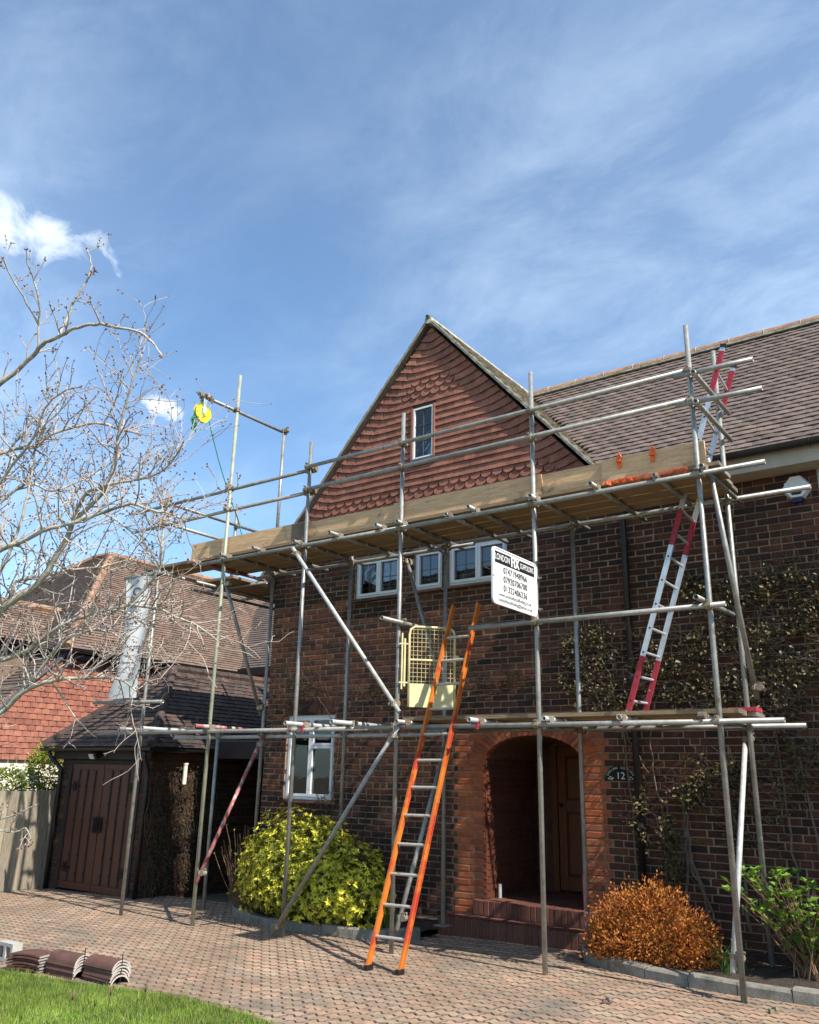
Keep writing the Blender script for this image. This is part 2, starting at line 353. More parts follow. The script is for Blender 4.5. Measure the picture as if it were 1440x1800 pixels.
m_signg = mat('sign_grey', [(.12,.12,.13)], .5, nscale=6, namt=.1, bump=0)
m_banner = mat('banner_cloth', [(.78,.76,.72)], .8, nscale=3, namt=.06, bump=0, trans=.2)
m_bannerink = mat('banner_ink', [(.12,.13,.19)], .7, bump=0)
m_pulley = mat('yellow_wheel', [(.80,.66,.02)], .5, nscale=8, namt=.1, bump=.1)
m_rope = mat('green_rope', [(.02,.20,.10)], .8, nscale=60, namt=.4, bump=.4)
m_cyan = mat('pale_blue_strap', [(.35,.55,.62)], .5, bump=0)
m_clip = mat('orange_plastic', [(.85,.13,.02)], .4, nscale=8, namt=.1, bump=0)
m_bark = mat('pale_bark', [(.36,.31,.26)], .9, nscale=14, namt=.5, bump=.7, bscale=50, speck=((.50,.46,.38),9,.50,.62), speck2=((.16,.17,.06),6,.58,.72))
m_twig = mat('twig_bark', [(.42,.36,.31),(.35,.29,.25),(.48,.42,.36)], .85, nscale=12, namt=.35, bump=.3)
m_bud = mat('dark_bud', [(.15,.075,.06),(.19,.09,.07),(.11,.065,.05)], .8, bump=.2)
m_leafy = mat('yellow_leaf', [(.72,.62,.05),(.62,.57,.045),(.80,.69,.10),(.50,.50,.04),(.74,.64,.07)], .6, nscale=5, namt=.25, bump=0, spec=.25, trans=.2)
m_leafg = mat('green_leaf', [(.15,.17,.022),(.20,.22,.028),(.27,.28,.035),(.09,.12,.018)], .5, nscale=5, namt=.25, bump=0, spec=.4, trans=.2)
m_leafo = mat('orange_leaf', [(.42,.13,.022),(.50,.17,.03),(.34,.085,.02),(.54,.24,.04),(.38,.16,.035),(.28,.055,.025)], .55, nscale=6, namt=.25, bump=0, trans=.25)
m_leafb = mat('bright_leaf', [(.13,.25,.03),(.18,.31,.04),(.09,.19,.025),(.24,.34,.06)], .5, nscale=5, namt=.2, bump=0, trans=.25)
m_leafd = mat('climber_leaf', [(.050,.050,.016),(.080,.070,.022),(.13,.105,.035),(.040,.044,.014),(.17,.12,.05),(.10,.065,.026),(.08,.048,.022)], .5, nscale=6, namt=.3, bump=0, spec=.5, trans=.15)
m_ivy = mat('dry_ivy', [(.055,.040,.024),(.075,.052,.030),(.040,.03,.018),(.095,.065,.038)], .9, nscale=6, namt=.35, bump=0)
m_hedge = mat('hedge_leaf', [(.16,.21,.02),(.22,.26,.03),(.10,.15,.015),(.30,.31,.05)], .5, nscale=4, namt=.3, bump=0, trans=.2)
m_blossom = mat('white_blossom', [(.75,.72,.70)], .8, bump=0, trans=.2)
m_daff = mat('daffodil_yellow', [(.80,.55,.02)], .6, bump=0, trans=.25)
m_strap = mat('strap_leaf', [(.08,.14,.035),(.12,.19,.05),(.06,.10,.03)], .5, bump=0, trans=.15)
m_stem = mat('brown_stem', [(.20,.115,.06),(.26,.16,.09),(.15,.09,.05)], .8, nscale=14, namt=.3, bump=.2)
m_ridgestack = mat('new_ridge_tile', [(.115,.055,.042),(.125,.06,.045)], .75, nscale=9, namt=.2, bump=.3, fine=.1, speck=((.30,.22,.18),16,.70,.78))
m_ridgeend = mat('tile_cut_edge', [(.40,.355,.31)], .9, nscale=14, namt=.2, bump=.2)
m_block = mat('concrete_block', [(.40,.38,.34)], .9, nscale=14, namt=.2, bump=.5)
m_net = mat('orange_net', [(.55,.09,.02)], .6, bump=0)
m_plaque = mat('plaque_black', [(.012,.012,.013)], .65, bump=0, spec=.2)
m_blue = mat('navy_plastic', [(.012,.022,.08)], .4, bump=0)
m_vine = mat('vine_stem', [(.12,.088,.062),(.17,.13,.095),(.08,.06,.045)], .9, nscale=14, namt=.3, bump=.2)
m_paveredge = mat('dark_paver_edge', [(.135,.100,.072),(.12,.09,.066)], .95, nscale=3, namt=.4, bump=.3)  # darker chamfers and sides make the joints stand out
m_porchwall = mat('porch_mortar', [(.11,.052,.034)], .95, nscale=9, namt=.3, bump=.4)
m_fascia = mat('shaded_cream_paint', [(.40,.36,.29)], .7, nscale=5, namt=.15, bump=.1)  # cream darkened so its colour carries the shade under the eave
m_porchshadebrick = mat('shaded_porch_brick', [(.085,.023,.012),(.105,.030,.014),(.07,.02,.011)], .9, nscale=12, namt=.3, bump=.5, fine=.2)  # red brick darkened to put the porch's inner shade into its colour

# ================================================================== THE SETTING
def gz(x): return 0.0205*(min(max(x, -16), 4)+3.86)
GSLOPE = -math.atan(0.0205)

def sheet(name, poly, dz, m, parent=None, sub=0):
    """flat polygon (x,y) laid on the sloping ground"""
    b = MB(); b.add([(x, y, gz(x)+dz) for x, y in poly], [tuple(range(len(poly)))]); return b.build(name, m, parent)
g = MB()
xs = [-400, -16, -10, -4, 4, 400]; ys = [-400, 400]
for i in range(len(xs)-1):
    g.add([(xs[i], ys[0], gz(xs[i])-.06), (xs[i+1], ys[0], gz(xs[i+1])-.06), (xs[i+1], ys[1], gz(xs[i+1])-.06), (xs[i], ys[1], gz(xs[i])-.06)], [(0,1,2,3)])
struct(g.build('ground', m_earth))

# ---- lawn
def lawn_edge(x):
    return float(np.interp(x, [-15, -11, -9, -7.74, -6.99, -6.3, -5.6, -4.9, -4.4, -4.0, -3.6, -3.4], [3.4, 3.95, 4.36, 4.67, 4.80, 4.915, 4.955, 4.93, 4.80, 4.5, 3.9, 2.0]))
def in_lawn(x, y): return -15 < x < -3.4 and y < lawn_edge(x)
poly = [(x, lawn_edge(x)) for x in np.linspace(-14.9, -3.4, 60)] + [(-3.4, -3), (-14.9, -3)]
lawn = struct(sheet('lawn', poly[::-1], .015, m_turf))
def grass():
    N = 120000
    x = RNG.uniform(-9.6, -3.5, N); y = RNG.uniform(2.6, 5.0, N)
    e = np.interp(x, [-9, -7.74, -6.99, -6.3, -5.6, -4.9, -4.4, -4.0, -3.6, -3.4], [4.36, 4.67, 4.80, 4.915, 4.955, 4.93, 4.80, 4.5, 3.9, 2.0])
    k = (y < e+RNG.normal(0, .012, N)) & (y > 3.4+.0*x); x = x[k]; y = y[k]; n = len(x)
    z = .0205*(x+3.86)+.01
    h = RNG.uniform(.022, .055, n)*(1+.35*np.sin(x*3.1)*np.sin(y*4.3)); a = RNG.uniform(0, 2*np.pi, n); w = RNG.uniform(.002, .0042, n)
    lx = RNG.normal(0, .35, n)*h; ly = RNG.normal(0, .35, n)*h
    V = np.empty((n, 3, 3)); V[:,0] = np.stack([x-np.cos(a)*w, y-np.sin(a)*w, z], 1); V[:,1] = np.stack([x+np.cos(a)*w, y+np.sin(a)*w, z], 1)
    V[:,2] = np.stack([x+lx, y+ly, z+h], 1)
    F = np.arange(n*3).reshape(n, 3)
    o = add_obj('grass', np_mesh('grass', V.reshape(-1, 3), F, m_grass), None)
    tag(o, 'short sunlit green lawn grass in the foreground corner', 'grass', kind='stuff')
grass()

# ---- paved drive: interlocking zig-zag blocks
KR = [(-4.02,8.62),(-3.95,8.42),(-3.74,8.17),(-3.30,7.92),(-2.75,7.79),(-2.33,7.715),(-1.65,7.70),(-.6,7.74),(.6,7.85),(2.2,8.0)]
KL = [(-9.17,8.70),(-8.75,8.36),(-8.38,8.13),(-7.9,7.98),(-7.4,7.925),(-6.9,7.93),(-6.35,7.97),(-6.0,8.08),(-5.86,8.3),(-5.82,8.72)]
def in_bed(x, y, pad=.0):
    for K in (KR, KL):
        if K[0][0] < x < K[-1][0] and y > np.interp(x, [p[0] for p in K], [p[1] for p in K])+pad: return True
    return False
drive = struct(sheet('paved_drive', [(-13.6, 3.2), (5, 3.2), (5, 9.3), (-13.6, 9.3)], -.016, m_sand))
PA, PBl = .1125, .225     # across Y, along X
def paver_outline(g=.0040, amp=.022):
    hx, hy = PA/2, PBl/2
    zz = [(-hy, 0), (-hy*.75, 1), (-hy*.25, -1), (hy*.25, 1), (hy*.75, -1), (hy, 0)]   # long edges zig-zag
    L = [(hx + amp*k, y) for y, k in zz]
    R_ = [(-hx + amp*k, y) for y, k in zz]
    top = [(-hx*.0, hy)]
    # right edge upward, top edge, left edge downward
    P = []
    P += [(x-g, max(min(y, hy-g), -hy+g)) for x, y in L]
    P += [(hx*.5, hy-g+amp*.5), (-hx*.5, hy-g-amp*.5)]
    P += [(x+g, max(min(y, hy-g), -hy+g)) for x, y in reversed(R_)]
    P += [(-hx*.5, -hy+g-amp*.5), (hx*.5, -hy+g+amp*.5)]
    return [(y, x) for x, y in reversed(P)]
OUT = paver_outline()
def paver_into(b, cx, cy, dz, tx, ty, rot=0):
    n = len(OUT); c = .88; V = []
    for (sc, h) in ((1, -.02), (1, -.006), (.0, 0)):
        for (x, y) in OUT:
            if sc == 0:
                x, y = x*(1-.0055/.1125), y*(1-.0095/.056)
            X, Y = cx+x, cy+y
            V.append((X, Y, (gz(cx) if cx != 0 else 0) + .0205*x*(1 if cx else 0) + dz + h + tx*x + ty*y))
    b.add(V, [tuple(range(2*n, 3*n))], 0)
    F = []
    for r in range(2):
        for i in range(n):
            j = (i+1) % n; F.append((r*n+i, r*n+j, (r+1)*n+j, (r+1)*n+i))
    b.add(V, F, 1)
pv = MB(); paver_into(pv, 0, 0, 0, 0, 0)
paver_me = pv.mesh('paver', [m_paver, m_paveredge])
cells = []
for i in range(int(6.05/PA)):
    y = 3.3 + i*PA
    for j in range(int(18.2/PBl)):
        x = -13.4 + j*PBl + (i % 2)*PBl/2
        if in_lawn(x, y+.10) or in_bed(x, y, .06): continue
        if -5.9 < x < -4.02 and y > 8.9: continue
        if x < -11.05 and y > 8.75: continue
        if x > -9.2 and y > 9.1: continue
        cells.append((x, y))
camd = lambda p: math.hypot(p[0], p[1])
def inframe(x, y, z, mx=0, my=0):
    """is the point inside the photograph's frame (used only to choose which pieces become parts)"""
    yaw, pitch, roll = R(36.01), R(17.375), R(-1.224)
    f = Vector((-math.sin(yaw)*math.cos(pitch), math.cos(yaw)*math.cos(pitch), math.sin(pitch))); r = Vector((math.cos(yaw), math.sin(yaw), 0)); d = f.cross(r)
    c, s = math.cos(roll), math.sin(roll); r2 = c*r+s*d; d2 = -s*r+c*d
    v = Vector((x, y, z-1.65)); k = v.dot(f)
    if k < .1: return False
    px, py = 720+1485.5*v.dot(r2)/k, 900+1485.5*v.dot(d2)/k
    return -mx < px < 1440+mx and -my < py < 1800+my
vis = sorted([c for c in cells if inframe(c[0], c[1], gz(c[0]))], key=camd)
near = set(vis[:300])
pr = random.Random(3); b = MB()
for c in cells:
    dz = pr.gauss(0, .0014)+.005*math.sin(c[0]*1.7+c[1]*.9)*math.sin(c[1]*2.3-c[0]*.5); tx, ty = pr.gauss(0, .008), pr.gauss(0, .008)
    if c in near:
        add_obj('paver', paver_me, drive, (c[0], c[1], gz(c[0])+dz), (ty, GSLOPE-tx, 0))
    else: paver_into(b, c[0], c[1], dz, tx, ty)
stuff(b.build('paver_field', [m_paver, m_paveredge], drive))

# ---- planting beds with concrete kerbs
def resample(K, step):
    P = [Vector((x, y, 0)) for x, y in K]; out = [P[0]]; need = step; i = 0; cur = P[0]
    while i < len(P)-1:
        d = (P[i+1]-cur).length
        if d >= need: cur = cur + (P[i+1]-cur).normalized()*need; out.append(cur); need = step
        else: need -= d; i += 1; cur = P[i]
    return out
def kerb(K, label, step=.3):
    P = resample(K, step); o = thing('kerb', label, 'kerb', (P[len(P)//2].x, P[len(P)//2].y, gz(P[len(P)//2].x)))
    kr = random.Random(5)
    for a, c in zip(P, P[1:]):
        t = (c-a).normalized(); nrm = Vector((-t.y, t.x, 0)); m_ = (a+c)/2+nrm*.045; hl = (c-a).length/2-.004
        b = MB(); h = .10+kr.gauss(0, .004); z0 = gz(m_.x)
        V = []
        for (w, z) in ((-.05, -.05), (.05, -.05), (.05, h), (-.035, h), (-.05, h-.018)):
            for s_ in (-1, 1): p = m_ + t*hl*s_ + nrm*w; V.append((p.x, p.y, z0+z))
        n = 5; F = [(0, 8, 6, 4, 2), (1, 3, 5, 7, 9)] + [(2*i, 2*((i+1) % n), 2*((i+1) % n)+1, 2*i+1) for i in range(n)]
        b.add(V, F); b.build('kerb_block', m_kerb, o)
kerb(KR, 'curved low concrete kerb around the right-hand bed with the orange shrub', .42)
kerb(KL, 'curved low concrete kerb in front of the yellow shrub', .42)
def bed(K, name):
    b = MB(); P = resample(K, .12); nY = 10; V = []; sr = random.Random(9)
    for p in P:
        y0 = p.y+.085
        for j in range(nY+1):
            y = y0+(9.16-y0)*j/nY; V.append((p.x, y, gz(p.x)+.065+.045*math.sin(math.pi*j/nY*.7)+sr.gauss(0, .008)))
    F = []
    for i in range(len(P)-1):
        for j in range(nY): a = i*(nY+1)+j; F.append((a, a+nY+1, a+nY+2, a+1))
    b.add(V, F); struct(b.build(name, m_soil))
bed(KR, 'flower_bed'); bed(KL, 'flower_bed')

# ================================================================== THE HOUSE
YW = 9.15
XL, XR = -9.17, 2.6
house = thing('brick_house', 'dark brick house with red tile-hung gable behind the scaffold', 'house', (-4, 9.3, 0))
OPEN = [(-8.75,-7.85,1.32,2.45),(-7.59,-6.79,4.04,4.61),(-6.555,-6.10,4.06,4.61),(-6.0,-5.11,4.06,4.61),(-1.43,-.55,3.9,4.86)]
PX0, PX1, PZ0, PZS, PZT = -5.45, -4.19, .32, 1.84, 2.14       # porch opening: jambs, floor, springing, crown
PCX, PHW, PRISE = (PX0+PX1)/2, (PX1-PX0)/2, PZT-PZS
def arch_z(x, grow=0.):
    k = (x-PCX)/(PHW+grow); return PZS+(PRISE+grow)*math.sqrt(max(0, 1-k*k))
WTOP = 5.2
# mortar body of the front wall, cut round the openings
b = MB(); cuts = OPEN + [(PX0, PX1, -1, PZT)]
xb = sorted({XL, XR, *[c[0] for c in cuts], *[c[1] for c in cuts]}); zb = sorted({-.3, WTOP, *[c[2] for c in cuts if c[2] > -.3], *[c[3] for c in cuts]})
for i in range(len(xb)-1):
    for j in range(len(zb)-1):
        cx, cz = (xb[i]+xb[i+1])/2, (zb[j]+zb[j+1])/2
        if any(c[0] < cx < c[1] and c[2] < cz < c[3] for c in cuts): continue
        b.add([(xb[i], YW+.007, zb[j]), (xb[i+1], YW+.007, zb[j]), (xb[i+1], YW+.007, zb[j+1]), (xb[i], YW+.007, zb[j+1])], [(0,1,2,3)])
for c in OPEN:      # reveals
    x0, x1, z0, z1 = c; y0, y1 = YW+.007, YW+.14
    b.add([(x0,y0,z0),(x0,y1,z0),(x0,y1,z1),(x0,y0,z1)], [(0,1,2,3)]); b.add([(x1,y0,z0),(x1,y1,z0),(x1,y1,z1),(x1,y0,z1)], [(3,2,1,0)])
    b.add([(x0,y0,z1),(x1,y0,z1),(x1,y1,z1),(x0,y1,z1)], [(3,2,1,0)]); b.add([(x0,y0,z0),(x1,y0,z0),(x1,y1,z0),(x0,y1,z0)], [(0,1,2,3)])
NA = 28; ax_ = [PCX-PHW*math.cos(math.pi*i/NA) for i in range(NA+1)]
for i in range(NA):
    x0, x1 = ax_[i], ax_[i+1]
    b.add([(x0, YW+.007, arch_z(x0)), (x1, YW+.007, arch_z(x1)), (x1, YW+.007, PZT), (x0, YW+.007, PZT)], [(0,1,2,3)])
front = b.build('front_wall', m_mortar, house)
# closed body behind: side and back walls, floors
m_sidebrick = brickmat('side_brick', (.10,.045,.03), (.06,.032,.025), (.25,.21,.16), .235, .075, .010, 'Y')
m_baybrick = brickmat('bay_brick', (.055,.025,.017), (.03,.016,.013), (.19,.155,.12), .225, .075, .010, 'X')
b = MB(); b.box(XL, XL+.25, YW+.02, 14.5, -.3, 4.7); b.build('side_wall', m_sidebrick, house)
b = MB(); b.box(.40, XR, 8.08, YW+.006, -.3, 4.70); b.build('added_shading_bay', m_baybrick, house)  # unseen bay, added to keep the lower front wall in shade
b = MB(); b.box(XR-.25, XR, YW+.02, 14.5, -.3, 5.0); b.box(XL+.25, XR-.25, 14.25, 14.5, -.3, 5.0); b.build('back_wall', m_sidebrick, house)
b = MB(); b.box(XL+.26, XR-.26, YW+.15, 14.2, 2.7, 2.8); b.box(XL+.26, XR-.26, YW+1.6, 14.2, 5.0, 5.05); b.box(XL+.26, -5.72, YW+2.2, YW+2.3, 0, 2.69); b.build('floor_slab', m_plaster, house)

# ---- bricks
BR_MESH = {}
def brick_mesh(L, h=.065, m=None, d=.05):
    key = (round(L, 3), h, m.name)
    if key not in BR_MESH:
        q = MB(); q.cbox(-L/2, L/2, 0, d, 0, h, .0035); BR_MESH[key] = q.mesh('brick', m)
    return BR_MESH[key]
def course_bricks(x0, x1, rnd, start):
    """stretcher bond: each course shifted half a brick, lengths a little uneven, now and then a pair of headers"""
    out = []; x = x0
    if start: x = x0-.1125+rnd.uniform(-.012, .012)
    while x < x1-.03:
        for L in ((.105, .102) if rnd.random() < .07 else (.215,)):
            L += rnd.uniform(-.005, .005); e = min(x+L, x1)
            if x1-e < .05: e = x1
            if e > x0+.03: out.append((max(x, x0), e))
            x = e+.0105
            if x >= x1-.03: break
        drift = (x-x0-(-.1125 if start else 0)) % .2255      # stay on the bond
        x -= max(-.006, min(.006, drift if drift < .11 else drift-.2255))
    return out
BR = []   # (x0,x1,z0,mat)
br = random.Random(21); z = -.15; ci = 0
while z < 5.12:
    z1 = z+.065; zc = z+.033
    jag = .055 if ci % 2 else 0
    segs = []
    if zc < 2.2: segs = [(XL, -5.89+jag, 0), (-5.88+jag, PX0, 1), (PX1, -3.93+jag, 1), (-3.92+jag, XR, 0)]
    else: segs = [(XL, XR, 0)]
    top = 5.12 if True else 0
    for (a, e, red) in segs:
        for (p, q) in course_bricks(a, e, br, 0 if red else (ci % 2)*1):
            if zc > 4.78 and q > -3.3: continue
            if red and zc < .3 and True: pass
            parts = [(p, q)]
            for (ox0, ox1, oz0, oz1) in OPEN:
                if oz0-.02 < zc < oz1+.02:
                    nw = []
                    for (u, w) in parts:
                        if w <= ox0 or u >= ox1: nw.append((u, w))
                        else:
                            if u < ox0-.03: nw.append((u, ox0))
                            if w > ox1+.03: nw.append((ox1, w))
                    parts = nw
            for (u, w) in parts:
                cx = (u+w)/2
                if PX0-.01 < cx < PX1+.01 and zc < arch_z(cx, .21): continue
                if zc > PZS and abs(cx-PCX) < PHW+.21 and zc < arch_z(cx, .15): continue
                BR.append((u+br.uniform(0, .002), w-br.uniform(0, .002), z+br.gauss(0, .0012), red))
    z += .075; ci += 1
def bscore(r): return math.hypot(math.hypot((r[0]+r[1])/2, YW), r[2]-1.65)
visb = sorted([r for r in BR if inframe((r[0]+r[1])/2, YW, r[2]) and not r[3] and r[1]-r[0] > .09 and (r[2] > 2.35 or r[0] < -3.2) and r[2] > .4 and r[2] < 4.75], key=bscore)
redb = sorted([r for r in BR if r[3] and r[2] > .32], key=bscore)[:60]
ind = set(visb[:240]) | set(redb)
bd, brd = MB(), MB(); jr = random.Random(4)
for r in BR:
    u, w, z, red = r; dy = jr.gauss(0, .0018); L = w-u
    if r in ind:
        q = MB(); q.jbrick(-L/2, L/2, 0, .05, 0, .065, jr); add_obj('brick', q.mesh('brick', m_redbrick if red else m_brick), front, ((u+w)/2, YW+dy-.0005, z))
    else: (brd if red else bd).jbrick(u, w, YW+dy, YW+.05, z, z+.065, jr)
stuff(bd.build('brickwork', m_brick, front)); stuff(brd.build('red_brickwork', m_redbrick, front))
# arch ring
NV = 27
for i in range(NV):
    a0, a1 = math.pi*(i+.06)/NV, math.pi*(i+.94)/NV
    P = []
    for a, gr in ((a0, 0), (a1, 0), (a1, .215), (a0, .215)):
        P.append((PCX-(PHW+gr)*math.cos(a), PZS+(PRISE+gr)*math.sin(a)))
    q = MB(); q.prism(P[::-1], YW-.004+jr.gauss(0, .001), YW+.11); q.build('voussoir', m_redbrick, front)
# brick-on-edge window heads of the lower window (soldier course) and tile sill
for k in range(14):
    x = -8.80+k*.0735
    if x > -7.85: break
    q = MB(); q.cbox(x, x+.065, YW-.003+jr.gauss(0, .001), YW+.1, 2.452, 2.655, .003); q.build('soldier_brick', m_brick, front)
for (x0, x1, zz) in ((-8.82,-7.78,1.32),(-7.64,-6.74,4.04),(-6.6,-6.06,4.06),(-6.04,-5.06,4.06)):
    q = MB(); q.add([(x0,YW-.05,zz-.035),(x1,YW-.05,zz-.035),(x1,YW-.05,zz-.055),(x0,YW-.05,zz-.055),(x0,YW+.10,zz-.003),(x1,YW+.10,zz-.003),(x1,YW+.10,zz-.055),(x0,YW+.10,zz-.055)],
        [(3,2,1,0),(0,1,5,4),(3,7,6,2),(1,2,6,5),(0,4,7,3)]); q.build('window_sill', m_brick, house)

# ---- porch: recess, floor, steps, door
YP = 10.42
b = MB()
b.add([(PX0,YW+.11,-.1),(PX0,YP,-.1),(PX0,YP,2.5),(PX0,YW+.11,2.5)], [(0,1,2,3)]); b.add([(PX1,YW+.11,-.1),(PX1,YP,-.1),(PX1,YP,2.5),(PX1,YW+.11,2.5)], [(3,2,1,0)])
b.add([(PX0-.2,YP+.12,-.1),(PX1+.2,YP+.12,-.1),(PX1+.2,YP+.12,2.6),(PX0-.2,YP+.12,2.6)], [(0,1,2,3)])
for i in range(NA):
    x0, x1 = ax_[i], ax_[i+1]
    b.add([(x0,YW+.10,arch_z(x0)),(x1,YW+.10,arch_z(x1)),(x1,YP+.02,arch_z(x1)),(x0,YP+.02,arch_z(x0))], [(0,1,2,3)])
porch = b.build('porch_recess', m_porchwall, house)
q = MB(); jb = random.Random(6)
z = PZ0+.01; k = 0
while z < PZS:        # jamb returns in red brick, darkened for porch shade
    for (X, sgn) in ((PX0, 1), (PX1, -1)):
        y = YW+.004 if k % 2 else YW+.004; L = .1025 if k % 2 else .215
        while y < YP-.05:
            e = min(y+L, YP); d = jb.gauss(0, .001)
            xa, xb_ = (X-.03, X+.006+d) if sgn > 0 else (X-.006-d, X+.03)
            q.box(xa, xb_, y, e, z, z+.065); y = e+.01; L = .215
    z += .075; k += 1
stuff(q.build('porch_brickwork', m_porchshadebrick, porch))
b = MB(); b.box(PX0+.001, PX1-.001, 9.36, YP+.1, -.05, PZ0-.012); pf = b.build('porch_floor', m_darkmortar, house)
for i in range(6):
    for j in range(5):
        x0 = PX0+.008+i*.2085; y0 = 9.37+j*.212
        q = MB(); q.box(x0, x0+.2, y0, y0+.204, PZ0-.012, PZ0+jb.gauss(0, .0008)); q.build('floor_tile', m_steptile, pf)
def brick_step(name, x0, x1, yf, yb, z0, z1):
    b = MB(); b.box(x0+.01, x1-.01, yf+.012, yb, z0, z1-.012); o = b.build(name, m_mortar, house)
    n = int((x1-x0)/.0735); w = (x1-x0)/n
    for i in range(n):
        q = MB(); q.cbox(x0+i*w+.004, x0+(i+1)*w-.004, yf+jb.gauss(0, .0015), yf+.16, z0+.006, z1+jb.gauss(0, .001), .006); q.build('brick_on_edge', m_steptile, o)
    nt = int((x1-x0)/.2); w = (x1-x0)/nt
    for i in range(nt):
        q = MB(); q.box(x0+i*w+.004, x0+(i+1)*w-.004, yf+.164, yb, z1-.012, z1-.002); q.build('tread_tile', m_steptile, o)
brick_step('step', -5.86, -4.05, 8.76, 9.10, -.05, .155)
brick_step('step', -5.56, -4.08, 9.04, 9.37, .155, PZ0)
# oak door and side screen
def panel_door(x0, x1, z0, z1, y, npan):
    b = MB(); b.box(x0, x1, y, y+.045, z0, z1); o = b.build('door', m_door, house)
    st = .11
    cols_ = 2; w = (x1-x0-st*3)/2
    rows = [(z0+.16, z0+.92), (z0+1.06, z1-.12)]
    for c_ in range(2):
        for (a, e) in rows:
            xx = x0+st+c_*(w+st)
            q = MB(); q.add([(xx,y-.001,a),(xx+w,y-.001,a),(xx+w,y-.001,e),(xx,y-.001,e),(xx+.03,y-.016,a+.03),(xx+w-.03,y-.016,a+.03),(xx+w-.03,y-.016,e-.03),(xx+.03,y-.016,e-.03)],
                [(4,5,6,7),(0,1,5,4),(1,2,6,5),(2,3,7,6),(3,0,4,7)]); q.build('door_panel', m_door, o)
    for xx in (x0, x0+st+w+.0, x1-st):
        q = MB(); q.box(xx+.002, xx+st-.002, y-.02, y-.0015, z0+.002, z1-.002); q.build('stile', m_door, o)
    for (a, e) in ((z0, z0+.15), (z0+.93, z0+1.05), (z1-.11, z1)):
        q = MB(); q.box(x0+st, x1-st, y-.017, y-.0012, a+.003, e-.003); q.build('rail', m_door, o)
    q = MB(); q.path([(x0+.06, y-.07, z0+1.0), (x0+.06, y-.02, z0+1.0)], [.028, .012], 10); q.build('door_knob', m_iron, o)
panel_door(-5.12, -4.26, PZ0+.02, 2.06, YP+.03, 4)
b = MB(); b.box(-5.20, -5.125, YP-.02, YP+.10, PZ0, 2.12); b.box(-4.255, -4.195, YP-.02, YP+.10, PZ0, 2.12); b.box(-5.20, -4.195, YP-.021, YP+.10, 2.065, 2.12); b.build('door_frame', m_door, house)
b = MB(); b.path([(-5.38, 9.36, PZ0), (-5.38, 9.36, PZ0+.15)], [.022, .022], 12); tag(b.build('tin', m_alu), 'small metal tin standing on the porch step beside the left jamb', 'tin')

# ---- windows (white frames, panes, leads)
def window(x0, x1, z0, z1, lights, y=YW+.075, leads=True, transom=None, curtains=None):
    o = MB(); fw = .04; d = .07
    for (a, c, e, f_) in ((x0,x1,z0,z0+fw),(x0,x1,z1-fw,z1),(x0,x0+fw,z0+fw,z1-fw),(x1-fw,x1,z0+fw,z1-fw)): o.box(a, c, y-.035, y+d, e, f_)
    wnd = o.build('window', m_white, house)
    n = len(lights)
    for i, (a, c, e, f_) in enumerate(lights):
        s_ = MB(); sw = .034
        for (p, q_, r_, t_) in ((a,c,e,e+sw),(a,c,f_-sw,f_),(a,a+sw,e+sw,f_-sw),(c-sw,c,e+sw,f_-sw)): s_.box(p, q_, y-.048, y+.03, r_, t_)
        s_.build('sash', m_white, wnd)
        g_ = MB(); g_.box(a+sw-.005, c-sw+.005, y-.012, y-.004, e+sw-.005, f_-sw+.005); g_.build('pane', m_glass, wnd)
        if leads:
            l_ = MB(); mx_, mz_ = (a+c)/2, (e+f_)/2
            l_.box(mx_-.003, mx_+.003, y-.017, y-.0125, e+sw, f_-sw); l_.box(a+sw, c-sw, y-.0175, y-.0128, mz_-.0025, mz_+.0025); l_.build('lead_strip', m_lead, wnd)
    return wnd
def curtain(x0, x1, z0, z1, y, m, wnd, folds=9, amp=.018, name='curtain'):
    n = folds*6; V = []; b = MB()
    for i in range(n+1):
        x = x0+(x1-x0)*i/n; yy = y+amp*math.sin(i/6*2*math.pi)+amp*.4*math.sin(i*.9)
        V += [(x, yy, z0), (x+.01*math.sin(i), yy, z1)]
    b.add(V, [(2*i, 2*i+2, 2*i+3, 2*i+1) for i in range(n)]); b.build(name, m, wnd, True)
w = window(-7.59, -6.79, 4.04, 4.61, [(-7.552,-7.192,4.078,4.572),(-7.188,-6.828,4.078,4.572)])
curtain(-7.5, -6.85, 4.09, 4.33, YW+.15, m_curtain, w, 40, .003, 'frosted_film')
w = window(-6.555, -6.10, 4.06, 4.61, [(-6.517,-6.138,4.098,4.572)])
curtain(-6.5, -6.15, 4.1, 4.36, YW+.15, m_curtain, w, 24, .003, 'frosted_film')
w = window(-6.0, -5.11, 4.06, 4.61, [(-5.962,-5.558,4.098,4.572),(-5.553,-5.148,4.098,4.572)])
curtain(-5.95, -5.60, 4.08, 4.6, YW+.2, m_curtain, w, 6)
b = MB(); b.box(-5.95, -5.16, YW+.28, YW+.5, 4.10, 4.19); b.build('folded_bedding', m_curtain, w)
w = window(-8.75, -7.85, 1.32, 2.45, [(-8.712,-8.302,1.358,2.412),(-8.298,-7.888,1.358,2.03),(-8.298,-7.888,2.034,2.412)], leads=False)
curtain(-8.70, -8.50, 1.35, 2.42, YW+.2, m_curtaing, w, 3, .02); curtain(-8.50, -8.27, 1.35, 2.42, YW+.22, m_curtain, w, 4, .02)
window(-1.43, -.55, 3.9, 4.86, [(-1.375,-1.0,3.955,4.805),(-.98,-.605,3.955,4.805)])

